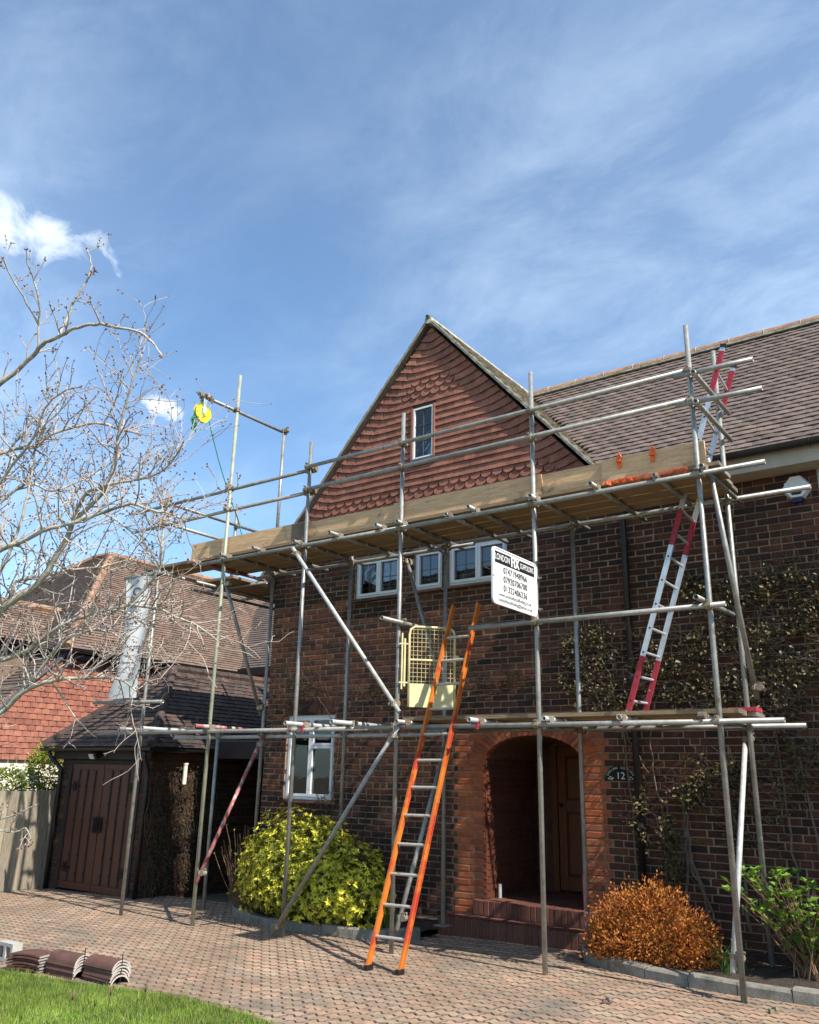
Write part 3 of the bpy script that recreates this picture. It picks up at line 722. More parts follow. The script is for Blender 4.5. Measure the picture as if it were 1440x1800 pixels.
# ---- tile-hung gable
GX, GZ, GS = -6.19, 7.98, 1.138      # apex of the roof surface, slope
YG = 8.968                           # face of the gable backing
def groof(x): return GZ-GS*abs(x-GX)
GW = (-6.46, -6.125, 5.86, 6.63)     # little gable window
b = MB()
xs_ = [-9.17, GW[0], GW[1], -3.56]
def gpoly(x0, x1, zlo):
    P = [(x0, zlo), (x1, zlo), (x1, groof(x1)-.10)]
    if x0 < GX < x1: P.append((GX, GZ-.10))
    P.append((x0, groof(x0)-.10)); return P
b.prism(gpoly(-9.14, GW[0], 4.70) if False else [(-9.10, 5.06), (GW[0], 5.06), (GW[0], groof(GW[0])-.10), (-8.66, 5.06)], YG, YG+.20)
b.prism([(GW[1], 5.06), (-3.72, 5.06), (GW[1], groof(GW[1])-.10)], YG, YG+.20)
b.prism([(GW[0], 5.06), (GW[1], 5.06), (GW[1], GW[2]), (GW[0], GW[2])], YG+.001, YG+.20)
b.prism([(GW[0], GW[3]), (GW[1], GW[3]), (GW[1], groof(GW[1])-.10), (GX, GZ-.10), (GW[0], groof(GW[0])-.10)], YG+.001, YG+.20)
gable = b.build('gable_wall', m_darkmortar, house)
gw_mid = (GW[0]+GW[1])/2
def clip(poly, a, b_, c):
    """keep a*x+b*z<=c"""
    out = []
    for i in range(len(poly)):
        p, q = poly[i], poly[(i+1) % len(poly)]; fp, fq = a*p[0]+b_*p[1]-c, a*q[0]+b_*q[1]-c
        if fp <= 0: out.append(p)
        if (fp < 0) != (fq < 0) and abs(fp-fq) > 1e-9:
            k = fp/(fp-fq); out.append((p[0]+(q[0]-p[0])*k, p[1]+(q[1]-p[1])*k))
    return out
TG, TW = .1005, .165
def tile_shape(w=TW-.003, h=.150, round_=False):
    if not round_: return [(-w/2, 0), (w/2, 0), (w/2, h), (-w/2, h)]
    P = []
    for i in range(9):
        a = math.pi+math.pi*i/8; P.append((w/2*.97*math.cos(a), w*.46+w*.46*math.sin(a)))
    return P+[(w/2, h), (-w/2, h)]
def hung_tile(b, poly, zb, h=.15, lo=.036, hi=.006, th=.015, y0=YG):
    """poly in wall coordinates (x,z), tail at zb stands proud"""
    if len(poly) < 3: return
    n = len(poly); V = []
    for k in (0, 1):
        for (x, z) in poly:
            t_ = (z-zb)/h; V.append((x, y0-(lo+(hi-lo)*t_)+th*k, z))
    F = [tuple(range(n)), tuple(range(2*n-1, n-1, -1))]
    for i in range(n):
        j = (i+1) % n; F.append((i, n+i, n+j, j))
    b.add(V, F)
tm = {}
for rd in (0, 1):
    q = MB(); hung_tile(q, tile_shape(round_=rd), 0, y0=0); tm[rd] = q.mesh('hanging_tile', m_gtile)
gb = MB(); gr = random.Random(12); shared = []
row = 0; zrow = 5.08
ROUND = {2, 3, 17, 18, 19}
def sweep(x, z):
    s_ = (groof(x)-.10-z)/GS
    return .115*max(0, 1-s_/.42)**1.6 if s_ < .42 else 0
while zrow < GZ-.12:
    rd = 1 if row in ROUND else 0
    if rd:      # ornamental bands stop short of the verge
        lim = (GZ-.1-zrow)/GS-.40
    half = (GZ-.1-zrow)/GS
    off = TW/2 if row % 2 else 0
    n = int(half/TW)+2
    for i in range(-n, n+1):
        cx = GX+i*TW+off
        if abs(cx-GX) > half+TW: continue
        r_ = rd if (rd and abs(cx-GX) < lim) else 0
        sh = [(cx+x, zrow+z) for x, z in tile_shape(round_=r_)]
        if GW[0]-.04 < cx < GW[1]+.04 and GW[2]-.17 < zrow < GW[3]: 
            sh2 = [p for p in sh]
            if zrow+.15 > GW[2] and zrow < GW[3]-.02:
                a1 = clip(sh, 1, 0, GW[0]-.035); a2 = clip(sh, -1, 0, -(GW[1]+.035))
                for s2 in (a1, a2): hung_tile(gb, s2, zrow)
                continue
        elif GW[0]-.12 < cx < GW[1]+.12 and GW[2]-.15 < zrow < GW[3]-.02:
            sh = clip(sh, 1, 0, GW[0]-.035) if cx < gw_mid else clip(sh, -1, 0, -(GW[1]+.035))
            hung_tile(gb, sh, zrow); continue
        edge = max(sweep(x, zrow) for x, z in sh[:2]) > .001 or abs(cx-GX)+TW > half-.02
        if edge:
            sh = [(x, z+sweep(x, zrow)) for x, z in sh]
            c0 = GZ-.115
            sh = clip(sh, GS, 1, c0+GS*GX); sh = clip(sh, -GS, 1, c0-GS*GX)
            if len(sh) >= 3: hung_tile(gb, sh, zrow+sweep(cx, zrow), lo=.036+gr.gauss(0, .002))
        else: shared.append((cx, zrow, r_))
    row += 1; zrow += TG
shared_vis = [s_ for s_ in shared if s_[1] > 5.2]
keep = set(shared_vis[-300:]) if len(shared_vis) > 300 else set(shared_vis)
for s_ in shared:
    if s_ in keep: add_obj('hanging_tile', tm[s_[2]], gable, (s_[0], YG-gr.uniform(0, .003), s_[1]), (gr.gauss(0, .010), gr.gauss(0, .006), 0))
    else: hung_tile(gb, [(s_[0]+x, s_[1]+z) for x, z in tile_shape(round_=s_[2])], s_[1])
stuff(gb.build('verge_tiles', m_gtile, gable))
# gable window
o = MB(); x0, x1, z0, z1 = GW; y = YG-.012
for (a, c, e, f_) in ((x0,x1,z0,z0+.024),(x0,x1,z1-.024,z1),(x0,x0+.024,z0+.024,z1-.024),(x1-.024,x1,z0+.024,z1-.024)): o.box(a, c, y-.022, y+.06, e, f_)
gwin = o.build('window', m_white, house)
q = MB(); q.box(x0+.024, x1-.024, y, y+.006, z0+.024, z1-.024); q.build('pane', m_glass, gwin)
q = MB(); xm = (x0+x1)/2
q.box(xm-.004, xm+.004, y-.008, y-.0005, z0+.024, z1-.024)
for k in (1, 2): zz = z0+.035+(z1-z0-.07)*k/3; q.box(x0+.024, x1-.024, y-.0085, y-.0008, zz-.004, zz+.004)
q.build('glazing_bar', m_lead, gwin)
curtain(x0+.03, x1-.03, z0+.03, z1-.03, y+.05, m_bluecurt, gwin, 5, .01)
q = MB(); q.box(x0-.03, x1+.03, YG-.05, YG-.012, z0-.095, z0-.003); q.build('lead_apron', m_lead, gwin)
q = MB(); q.box(x0-.034, x0-.003, YG-.045, YG+.02, z0-.005, z1+.01); q.box(x1+.003, x1+.034, YG-.045, YG+.02, z0-.005, z1+.01); q.build('window_trim', m_gtile, gwin)

# ---- roofs
def roof_tile_mesh(name, m, w=.163, L=.165, th=.015):
    """flat clay tile, slightly cambered; local x across, y up the slope, z out; tail at y=0 stands proud"""
    b = MB(); V = []
    for (y, z) in ((0, .026), (L, .004)):
        for i in range(4):
            x = -w/2+w*i/3; c = .004*(1-((i-1.5)/1.5)**2); V += [(x, y, z+c)]
    for i in range(4):
        x = -w/2+w*i/3; c = .004*(1-((i-1.5)/1.5)**2); V.append((x, 0, .026+c-th))
    F = [(i, i+1, i+5, i+4) for i in range(3)] + [(8+i, 9+i, i+1, i) for i in range(3)] + [(8, 0, 4), (3, 11, 7)]
    b.add(V, F); return b
def lay_tiles(parent, O, u, v, ulen, vlen, keepfn, m, maxparts, gauge=.100, w=.165, name='roof_tile', seed=1, order=None, jit=1.0):
    """O corner at the eave, u along the eave, v up the slope"""
    u = Vector(u).normalized(); v = Vector(v).normalized(); n = u.cross(v)
    rr = random.Random(seed); base = roof_tile_mesh('t', m); me = base.mesh(name, m); BV = np.array(base.v); rot = Matrix((u, v, n)).transposed()
    C = []
    for j in range(int(vlen/gauge)):
        off = (j % 2)*w/2
        for i in range(int(ulen/w)+2):
            p = Vector(O)+u*(i*w+off)+v*(j*gauge)
            if keepfn(p+v*gauge*.5): C.append(p)
    key = order or (lambda p: p.length)
    C.sort(key=key); b = MB(); bv = []; bf = []
    vis_ = [k for k, p in enumerate(C) if inframe(p.x, p.y, p.z)]; part_ids = set(vis_[:maxparts])
    for k, p in enumerate(C):
        a = rr.gauss(0, .012)*jit; tl = rr.gauss(0, .016)*jit; up = abs(rr.gauss(0, .0015))*jit+.0005; sl = rr.gauss(0, .003)*jit
        Rl = rot @ Matrix.Rotation(a, 3, 'Z') @ Matrix.Rotation(tl, 3, 'Y')
        pos = p + n*up + v*sl
        if k in part_ids:
            add_obj(name, me, parent, pos, Rl.to_euler())
        else: b.add([Rl @ Vector(q) + pos for q in base.v], base.f)
    if b.v: stuff(b.build(name+'_field', m, parent))
EZ, EY = 5.0, 8.80                  # main eave
RY, RZ = 10.885, 5.0+1.138*(10.885-8.80)
nrm = math.hypot(1, 1.138); SV = Vector((0, 1/nrm, 1.138/nrm))
b = MB()      # main roof boarding
b.add([(-3.60, EY, EZ-.01), (XR+.2, EY, EZ-.01), (XR+.2, RY, RZ-.01), (-5.68, RY, RZ-.01)], [(0,1,2,3)])
b.add([(-8.0, RY, RZ-.012), (XR+.2, RY, RZ-.012), (XR+.2, 14.6, 4.2), (-8.0, 14.6, 4.2)], [(0,1,2,3)])
b.add([(XR, EY+.3, EZ-.05), (XR, 14.4, 4.3), (XR, RY, RZ-.05)], [(0,1,2)])
mroof = b.build('main_roof', m_rtile, house)
valley = lambda y: -3.57-(y-8.8)
lay_tiles(mroof, (-5.75, EY-.03, EZ-.034), (1, 0, 0), SV, 8.5, 3.15, lambda p: p.x > valley(p.y)+.03 and p.x < XR+.15, m_rtile, 300, seed=3)
# ridge tiles bedded in mortar
k = 0; x = -5.70
while x < XR:
    L = .44; q = MB(); n = 8; V = []; rr_ = .115
    for s_ in (0, 1):
        for rad in (rr_, rr_-.016):
            for i in range(n+1):
                a = math.pi*(-.08+1.16*i/n); V.append((x+L*s_, RY-rad*math.cos(a), RZ-.035+rad*math.sin(a)*.92))
    F = []
    for i in range(n): F += [(i, i+1, 2*(n+1)+i+1, 2*(n+1)+i), (i, (n+1)+i, (n+1)+i+1, i+1), (2*(n+1)+i, 2*(n+1)+i+1, 3*(n+1)+i+1, 3*(n+1)+i)]
    q.add(V, F); q.build('ridge_tile', m_ridge, mroof)
    q = MB(); q.path([(x+L+.001, RY-.112*math.cos(a), RZ-.035+.118*math.sin(a)*.92) for a in [math.pi*(-.06+1.12*i/8) for i in range(9)]], .010, 5); q.build('ridge_joint', m_verge, mroof)
    x += L+.012
q = MB(); q.bar((-5.7, RY-.10, RZ-.045), (XR, RY-.10, RZ-.045), .05, .03); q.build('ridge_bedding', m_lichen, mroof)
# gable roof
GY0, GY1 = 8.876, 13.2
for sgn, nm in ((1, 'gable_roof'), (-1, 'gable_roof')):
    xe = GX+sgn*(2.62 if sgn > 0 else 3.12); ze = groof(xe)
    b = MB(); t_ = .018
    V = [(GX, GY0, GZ-.012), (xe, GY0, ze-.012), (xe, GY1, ze-.012), (GX, GY1, GZ-.012)]
    V += [(x, y, z-t_*1.5) for x, y, z in V]
    b.add(V, [(0,1,2,3) if sgn > 0 else (3,2,1,0), (7,6,5,4) if sgn > 0 else (4,5,6,7), (1,5,6,2), (2,6,7,3)], 0)
    b.add([V[0], V[1], V[5], V[4]], [(0,1,2,3) if sgn < 0 else (3,2,1,0)], 1)
    gr_o = b.build(nm, [m_rtile, m_verge], house)
    # mortar verge strip bedding the end tiles
    q = MB(); d_ = Vector((sgn, 0, -GS)).normalized(); nn = Vector((sgn*GS, 0, 1)).normalized()
    L_ = (Vector((xe, 0, ze))-Vector((GX, 0, GZ))).length; k_ = int(L_/.1)
    lr = random.Random(8)
    for i in range(k_):
        p0 = Vector((GX, GY0, GZ))+d_*(L_*i/k_); p1 = Vector((GX, GY0, GZ))+d_*(L_*(i+1)/k_)
        q.obox((p0+p1)/2+nn*(.004+lr.gauss(0, .002))+Vector((0, .03+lr.gauss(0, .002), 0)), d_, Vector((0, 1, 0)), nn, L_/k_/2*1.02, .034, .009)
    q.build('verge_mortar', m_lichen if sgn > 0 else m_verge, gr_o)
    if sgn > 0:
        sv = Vector((-1, 0, GS)).normalized()
        lay_tiles(gr_o, (xe+.02, GY0+.10, ze-.02), (0, 1, 0), sv, 4.2, 3.9, lambda p: p.x > GX+.03 and p.y < 8.80+(-3.57-p.x)+.12 and p.y < GY1, m_lich_tile, 0, seed=6, name='gable_roof_tile')
b = MB(); b.path([(GX, GY0-.005, GZ-.03), (GX, GY1, GZ-.03)], .06, 10); b.build('ridge', m_lichen, house)
b = MB(); b.path([(GX, GY0-.03, GZ+.01), (GX, GY0+.05, GZ+.035)], [.03, .035], 8); b.build('ridge_end', m_lead, house)
# verge soffit between gable tiles and roof
# fascia, soffit, gutter, downpipe
b = MB(); b.box(-3.58, XR, EY+.055, EY+.08, 4.785, 4.97); b.build('fascia', m_fascia, house)
b = MB(); b.box(-3.58, XR, EY+.081, YW-.001, 4.79, 4.805); b.build('soffit', m_fascia, house)
def gutter(p0, p1, r, parent, name='gutter'):
    p0 = Vector(p0); p1 = Vector(p1); t_ = (p1-p0).normalized(); s_ = t_.cross(Vector((0, 0, 1))); b = MB(); n = 8; V = []
    for p in (p0, p1):
        for rad in (r, r-.006):
            for i in range(n+1):
                a = math.pi*i/n; V.append(p - s_*rad*math.cos(a) - Vector((0, 0, 1))*rad*math.sin(a))
    F = []
    for i in range(n): F += [(i, i+1, 2*(n+1)+i+1, 2*(n+1)+i), (n+1+i, 3*(n+1)+i, 3*(n+1)+i+1, n+2+i), (i, n+1+i, n+2+i, i+1), (2*(n+1)+i, 2*(n+1)+i+1, 3*(n+1)+i+1, 3*(n+1)+i)]
    b.add(V, F); return b.build(name, m_black, parent)
gt = gutter((-3.58, EY-.012, 4.995), (XR, EY-.012, 4.995), .062, house)
for x in np.arange(-3.2, XR, .9):
    q = MB(); q.path([(x, EY-.012-.066*math.cos(a), 4.995-.066*math.sin(a)) for a in [math.pi*i/8 for i in range(9)]], .008, 5); q.build('gutter_bracket', m_black, gt)
b = MB(); b.path([(-3.53, EY-.01, 4.94), (-3.53, EY+.02, 4.86), (-3.53, YW-.08, 4.66), (-3.53, YW-.055, 4.58), (-3.53, YW-.055, .1)], .036, 12)
dp = b.build('downpipe', m_black, house, True)
for zz in (4.3, 2.75, 1.2):
    q = MB(); q.path([(-3.53, YW-.055, zz-.03), (-3.53, YW-.055, zz+.03)], .043, 12); q.box(-3.60, -3.46, YW-.03, YW-.002, zz-.02, zz+.02); q.build('pipe_bracket', m_black, dp)

# ---- alarm box and name plaque
al = thing('alarm_box', 'white hexagonal burglar alarm box with navy base high on the brick wall', 'alarm', (-1.63, YW, 4.45))
P = [(-.055,.145),(.055,.145),(.145,.03),(.125,-.03),(.06,-.10),(-.06,-.10),(-.125,-.03),(-.145,.03)]
def alarm_shell(zs, inset, y0, y1, m, name):
    b = MB(); n = len(P); V = [(-1.63+x, y0, 4.595+z*1.06) for x, z in P] + [(-1.63+x*inset, y1, 4.595+z*1.06*inset) for x, z in P]
    b.add(V, [tuple(range(2*n-1, n-1, -1))]+[(i, (i+1) % n, n+(i+1) % n, n+i) for i in range(n)]); return b.build(name, m, al)
shell = alarm_shell(1, .86, YW-.001, YW-.075, m_signw, 'cover')
b = MB(); b.prism([(-1.69,4.487),(-1.57,4.487),(-1.585,4.452),(-1.675,4.452)], YW-.072, YW-.002); b.build('strobe_base', m_blue, al)
b = MB(); b.prism([(-1.685,4.555),(-1.575,4.555),(-1.59,4.528),(-1.67,4.528)][::-1], YW-.082, YW-.070); b.build('badge', m_signk, al)
def text(body, name, size, m, parent, loc, rot, ext=.0008, align='CENTER', sx=1.0, font_space=1.0, off=0):
    cu = bpy.data.curves.new(name, 'FONT'); cu.body = body; cu.size = size; cu.extrude = ext; cu.align_x = align; cu.align_y = 'CENTER'; cu.space_character = font_space; cu.offset = off
    tmp = bpy.data.objects.new(name, cu); COL.objects.link(tmp); bpy.context.view_layer.update()
    me = bpy.data.meshes.new_from_object(tmp.evaluated_get(bpy.context.evaluated_depsgraph_get()))
    bpy.data.objects.remove(tmp); bpy.data.curves.remove(cu)
    me.materials.clear(); me.materials.append(m)
    o = add_obj(name, me, parent, loc, rot); o.scale = (sx, 1, 1); return o
text('Direct', 'lettering', .088, m_alu, al, (-1.63, YW-.0765, 4.635), (R(90), 0, 0))
pl = thing('house_plaque', 'black arched house plaque with number 12 beside the porch', 'plaque', (-3.73, YW, 1.66))
PC, PZ = -3.735, 1.655
P = [(PC+.185*math.cos(a), PZ+.155*math.sin(a)) for a in [math.pi*i/18 for i in range(19)]]
b = MB(); b.prism([(PC-.185, PZ-.005)]+P[::-1]+[(PC+.185, PZ-.005)], YW-.014, YW-.002); b.build('plate', m_plaque, pl)
text('12', 'number', .105, m_signw, pl, (PC, YW-.0148, PZ+.045), (R(90), 0, 0))
W_ = 'SPRING COTTAGE'
for i, ch in enumerate(W_):
    if ch == ' ': continue
    a = math.radians(158-136*i/(len(W_)-1)); text(ch, 'letter', .034, m_signw, pl, (PC+.158*math.cos(a), YW-.0148, PZ+.010+.122*math.sin(a)), (R(90), -(a-math.pi/2), 0))
for sx in (-1, 1):
    q = MB()
    for (dx, dz) in ((.09,.022),(.115,.035),(.135,.018),(.105,.012)):
        q.prism([(PC+sx*(dx+.011*math.cos(a)), PZ+dz+.008*math.sin(a)) for a in [2*math.pi*i/8 for i in range(8)]][::-1], YW-.0155, YW-.0135)
    q.build('flower_motif', m_cream, pl)

# ================================================================== GARAGE
GF = 8.70; GX0, GX1 = -13.45, -11.10; GEZ = 2.02
garage = thing('garage', 'low brick garage with brown double doors and hipped tile roof left of the house', 'garage', (-12.3, 9.5, gz(-12.3)))
b = MB(); b.box(GX0, -13.22, GF+.007, GF+.22, -.35, 2.0); b.box(-11.34, GX1-.007, GF+.007, GF+.22, -.35, 2.0); b.box(-13.22, -11.34, GF+.03, GF+.22, 1.78, 2.0)
b.box(GX1-.22, GX1-.007, GF+.2201, 13.5, -.35, 2.0); b.box(GX0, GX0+.2, GF+.2201, 13.5, -.35, 2.0); gwall = b.build('garage_wall', m_darkmortar, garage)
gp = random.Random(31); gb_ = MB(); z = -.25; ci = 0
while z < 1.95:
    for (a, e) in ((GX0, -13.22), (-11.34, GX1)):
        x = a; L = .1025 if ci % 2 else .215
        while x < e-.02:
            f_ = min(x+L, e)
            if e-f_ < .05: f_ = e
            q = MB(); q.cbox(x, f_, GF+gp.gauss(0, .001), GF+.05, z, z+.065, .0035); q.build('brick', m_brick, gwall)
            x = f_+.01; L = .215
    y = GF+.0; L = .215 if ci % 2 else .1025
    while y < 12.4:
        e = y+L; gb_.box(GX1-.05, GX1+gp.gauss(0, .001), y if y > GF else GF+.052, e, z, z+.065); y = e+.01; L = .215 if gp.random() < .7 else .1025
    z += .075; ci += 1
stuff(gb_.build('garage_brickwork', m_brick, gwall))
# doors: two leaves with battens, strap plates and ring latch
DZ0, DZ1 = gz(-12.3)+.015, 1.74
b = MB(); b.box(-13.22, -13.15, GF-.02, GF+.10, DZ0-.02, 1.80); b.box(-11.41, -11.34, GF-.02, GF+.10, DZ0-.02, 1.80); b.box(-13.15, -11.41, GF-.02, GF+.10, 1.745, 1.80); b.build('door_frame', m_darktimber, garage)
for k, (x0, x1) in enumerate(((-13.145, -12.285), (-12.275, -11.415))):
    b = MB(); b.box(x0, x1, GF+.02, GF+.06, DZ0, DZ1); leaf = b.build('garage_door', m_garagedoor, garage)
    n = 4; w = (x1-x0)/n
    for i in range(n):
        q = MB(); q.box(x0+i*w+.006, x0+(i+1)*w-.006, GF+.005, GF+.0195, DZ0+.11, DZ1-.09); q.build('plank', m_garagedoor, leaf)
    for i in range(1, n):
        q = MB(); q.box(x0+i*w-.014, x0+i*w+.014, GF-.012, GF+.004, DZ0+.115, DZ1-.10); q.build('batten', m_darktimber, leaf)
        s_ = MB()
        for zz in np.arange(DZ0+.25, DZ1-.15, .26): s_.obox((x0+i*w, GF-.016, zz), Vector((.7,0,.7)), Vector((0,1,0)), Vector((-.7,0,.7)), .009, .005, .009)
        s_.build('stud', m_iron, leaf)
    for (a, e) in ((DZ0+.005, DZ0+.105), (DZ1-.085, DZ1-.003)):
        q = MB(); q.box(x0+.004, x1-.004, GF-.006, GF+.0192, a, e); q.build('rail', m_garagedoor, leaf)
    xi = x0+.12 if k == 0 else x1-.12
    for zz in (DZ0+.32, DZ1-.35):
        q = MB(); q.bar((xi-.10, GF-.015, zz), (xi+.14, GF-.015, zz), .008, .03); q.bar((xi-.02, GF-.017, zz-.07), (xi+.06, GF-.017, zz+.07), .008, .02); q.bar((xi-.02, GF-.0175, zz+.07), (xi+.06, GF-.0175, zz-.07), .008, .02); q.build('strap_hinge', m_iron, leaf)
q = MB(); q.box(-12.37, -12.19, GF-.022, GF-.013, .72, .92)
for dx in (-.09, -.03, .03, .09): q.box(-12.28+dx-.012, -12.28+dx+.012, GF-.03, GF-.0221, .70, .94)
q.path([(-12.28+.05*math.cos(a), GF-.05, .80+.05*math.sin(a)) for a in [2*math.pi*i/12 for i in range(13)]], .007, 6); q.build('ring_latch', m_iron, garage)
b = MB(); b.box(GX0-.10, GX1+.12, GF-.13, GF-.105, 1.815, 2.0); b.build('fascia', m_darktimber, garage)
b = MB(); b.box(GX0-.05, GX1+.05, GF-.10, GF+.0, 1.81, 1.83); b.build('soffit', m_darktimber, garage)
# hipped roof
ov = .25; ex0, ex1, ey0 = GX0-ov, GX1+ov, GF-ov; RXm = (ex0+ex1)/2; run = (ex1-ex0)/2; gs = 1.36/run; RZg = GEZ+1.36; ry0 = ey0+run; RYE = 13.6
b = MB(); A_ = (RXm, ry0, RZg-.012); B_ = (RXm, RYE, RZg-.012); z_ = GEZ-.012
b.add([(ex0,ey0,z_),(ex1,ey0,z_),A_], [(0,1,2)]); b.add([(ex1,ey0,z_),(ex1,RYE,z_),B_,A_], [(0,1,2,3)]); b.add([(ex0,RYE,z_),(ex0,ey0,z_),A_,B_], [(0,1,2,3)])
b.add([(ex0,RYE,z_),(ex1,RYE,z_),B_], [(2,1,0)])
groof_o = b.build('garage_roof', m_gartile, garage)
nr = math.hypot(1, gs)
lay_tiles(groof_o, (ex0-.08, ey0-.02, GEZ-.03), (1,0,0), (0,1/nr,gs/nr), ex1-ex0+.2, run*nr, lambda p: ex0+(p.y-ey0)-.02 < p.x < ex1-(p.y-ey0)+.02, m_gartile, 110, seed=14, name='roof_tile')
lay_tiles(groof_o, (ex1+.02, ey0-.08, GEZ-.03), (0,1,0), (-1/nr,0,gs/nr), 5.2, run*nr, lambda p: p.y > ey0+(ex1-p.x)-.02, m_gartile, 190, seed=15, name='roof_tile')
for (p0, p1) in (((ex0, ey0, GEZ+.01), (RXm, ry0, RZg+.02)), ((ex1, ey0, GEZ+.01), (RXm, ry0, RZg+.02)), ((RXm, ry0, RZg+.01), (RXm, RYE, RZg+.01))):
    p0 = Vector(p0); p1 = Vector(p1); n = max(3, int((p1-p0).length/.3)); d_ = (p1-p0)/n
    for i in range(n):
        q = MB(); q.path([p0+d_*i, p0+d_*(i+.97)], [.075, .068], 8); q.build('hip_tile', m_gartile, groof_o)
gg = gutter((ex1+.03, ey0-.0, 1.985), (ex0-.03, ey0-.0, 1.985), .055, garage)
gutter((ex1+.02, ey0, 1.98), (ex1+.02, 12.4, 1.98), .055, garage)
for (X, sx) in ((GX0+.05, -1), (GX1-.02, 1)):
    b = MB(); b.path([(X+sx*.12, ey0, 1.93), (X+sx*.10, ey0+.03, 1.85), (X, GF-.06, 1.66), (X, GF-.055, 1.55), (X, GF-.055, gz(X))], .034, 10); b.build('downpipe', m_black, garage, True)
fl = thing('floodlight', 'small black floodlight under the garage eave above the brown doors', 'light', (-12.28, GF-.16, 1.86))
b = MB(); b.box(-12.31, -12.25, GF-.16, GF-.131, 1.86, 1.93); b.build('bracket', m_black, fl)
b = MB(); b.obox((-12.28, GF-.21, 1.88), Vector((1,0,0)), Vector((0,.85,.5)).normalized(), Vector((0,-.5,.85)).normalized(), .075, .05, .05); b.build('lamp_body', m_black, fl)
b = MB(); b.obox((-12.30, GF-.262, 1.85), Vector((1,0,0)), Vector((0,.85,.5)).normalized(), Vector((0,-.5,.85)).normalized(), .06, .006, .04); b.build('lens', m_alu, fl)
# side passage by the garage; roof and back screen added to darken it
sp_ = thing('side_passage', 'dark passage between garage and house with added roof and back screen', 'passage', (-10.1, 11, gz(-10.1)))
b = MB(); b.box(-10.82, XL-.005, 9.75, 12.6, 2.06, 2.14); b.build('added_shade_roof', m_lead, sp_)
b = MB(); b.box(-11.0, XL-.005, 12.2, 12.3, -.3, 2.05); b.build('added_shade_screen', m_darktimber, sp_)
b = MB(); b.box(-10.82, XL-.006, 9.70, 9.745, 1.86, 2.12); b.build('beam', m_darktimber, sp_)
b = MB(); b.path([(-10.98, 9.25, 1.76), (-10.98, 9.25, 1.46)], .032, 10); b.path([(-10.98, 9.25, 1.78), (-10.98, 9.25, 1.755)], .042, 10); tag(b.build('vent_pipe', m_cream), 'short cream pipe stub on the ivy-covered garage side wall', 'pipe')

# ================================================================== FENCE
fence = thing('fence', 'weathered grey timber fence left of the garage', 'fence', (-13.5, 7.4, gz(-13.5)))
fr = random.Random(2); y = 8.86; k = 0
while y > 5.2:
    b = MB(); h = 1.30+fr.gauss(0, .008); z0 = gz(-13.5)+.01; t0 = .030 if k % 2 else .004; w = .115
    b.add([(-13.52,y-w,z0),(-13.50+t0,y-w,z0),(-13.485+t0,y,z0),(-13.52,y,z0),(-13.52,y-w,h),(-13.50+t0,y-w,h),(-13.485+t0,y,h),(-13.52,y,h)], [(0,3,2,1),(4,5,6,7),(0,1,5,4),(1,2,6,5),(2,3,7,6),(3,0,4,7)])
    b.build('fence_board', m_fence, fence); y -= .1; k += 1
for zz in (.15, 1.0):
    b = MB(); b.box(-13.58, -13.522, 5.2, 8.86, zz-.04, zz+.04); b.build('fence_rail', m_fence, fence)
b = MB(); b.box(-13.53, -13.47, 5.2, 8.86, gz(-13.5)-.05, gz(-13.5)+.008); b.build('gravel_board', m_fence, fence)

# ================================================================== NEIGHBOUR'S HOUSE
nb = thing('neighbour_house', 'neighbouring house with orange-red hung tiles and brown hipped roof at far left', 'house', (-18, 12, gz(-16)))
NX = -15.6
b = MB()
b.add([(NX, 8.0, -.4), (NX, 15, -.4), (NX, 15, 3.95), (NX, 9.9, 3.95), (NX, 8.0, 2.15)], [(0,1,2,3,4)])
b.add([(NX, 8.0, -.4), (-22, 8.0, -.4), (-22, 8.0, 2.15), (NX, 8.0, 2.15)], [(0,1,2,3)]); b.build('rendered_wall', m_cream, nb)
b = MB(); b.add([(NX+.035, 8.02, 1.83), (NX+.035, 15, 1.83), (NX+.035, 15, 3.93), (NX+.035, 9.88, 3.93), (NX+.035, 8.02, 2.13)], [(0,1,2,3,4)]); b.add([(NX, 8.0, 1.83), (NX, 15, 1.83), (NX+.035, 15, 1.83), (NX+.035, 8.0, 1.83)], [(0,1,2,3)])
nwall = b.build('hung_tile_wall', m_lead, nb)
def nslope(y): return 3.9+.93*(y-9.85)
lay_tiles(nwall, (NX+.04, 8.0, 1.80), (0,1,0), (0,0,1), 7, 2.25, lambda p: p.z < min(3.93, nslope(p.y)-.03) and p.y < 15, m_ntile, 300, gauge=.107, w=.170, name='hanging_tile', seed=22, jit=.7)
# roof: courses built as stepped strips
def stepped(name, quad, m, gauge=.1, step=.018, parent=nb):
    """quad: eave p0,p1 then ridge p2,p3; builds overlapping courses"""
    p0, p1, p2, p3 = [Vector(q) for q in quad]; L = max((p3-p0).length, (p2-p1).length); n = max(2, int(L/gauge)); nn = (p1-p0).cross(p3-p0)
    if nn.length < 1e-6: nn = (p1-p0).cross(p2-p1)
    nn.normalize(); b = MB()
    for i in range(n):
        a, c = i/n, (i+1)/n
        l0, r0 = p0.lerp(p3, a), p1.lerp(p2, a); l1, r1 = p0.lerp(p3, c), p1.lerp(p2, c)
        k = max(1, int((r0-l0).length/.165)); b.add([l0+nn*step, r0+nn*step, r1, l1, l0, r0], [(0,1,2,3), (4,5,1,0)])
    return b.build(name, m, parent)
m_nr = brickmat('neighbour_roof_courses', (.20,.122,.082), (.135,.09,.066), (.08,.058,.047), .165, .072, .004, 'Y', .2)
m_nrx = brickmat('neighbour_shaded_courses', (.14,.10,.08), (.10,.08,.068), (.06,.05,.045), .165, .072, .004, 'X', .2)  # roof colour with shade put in, for slopes turned from the sun
AP = (-17.9, 12.12, 6.72)
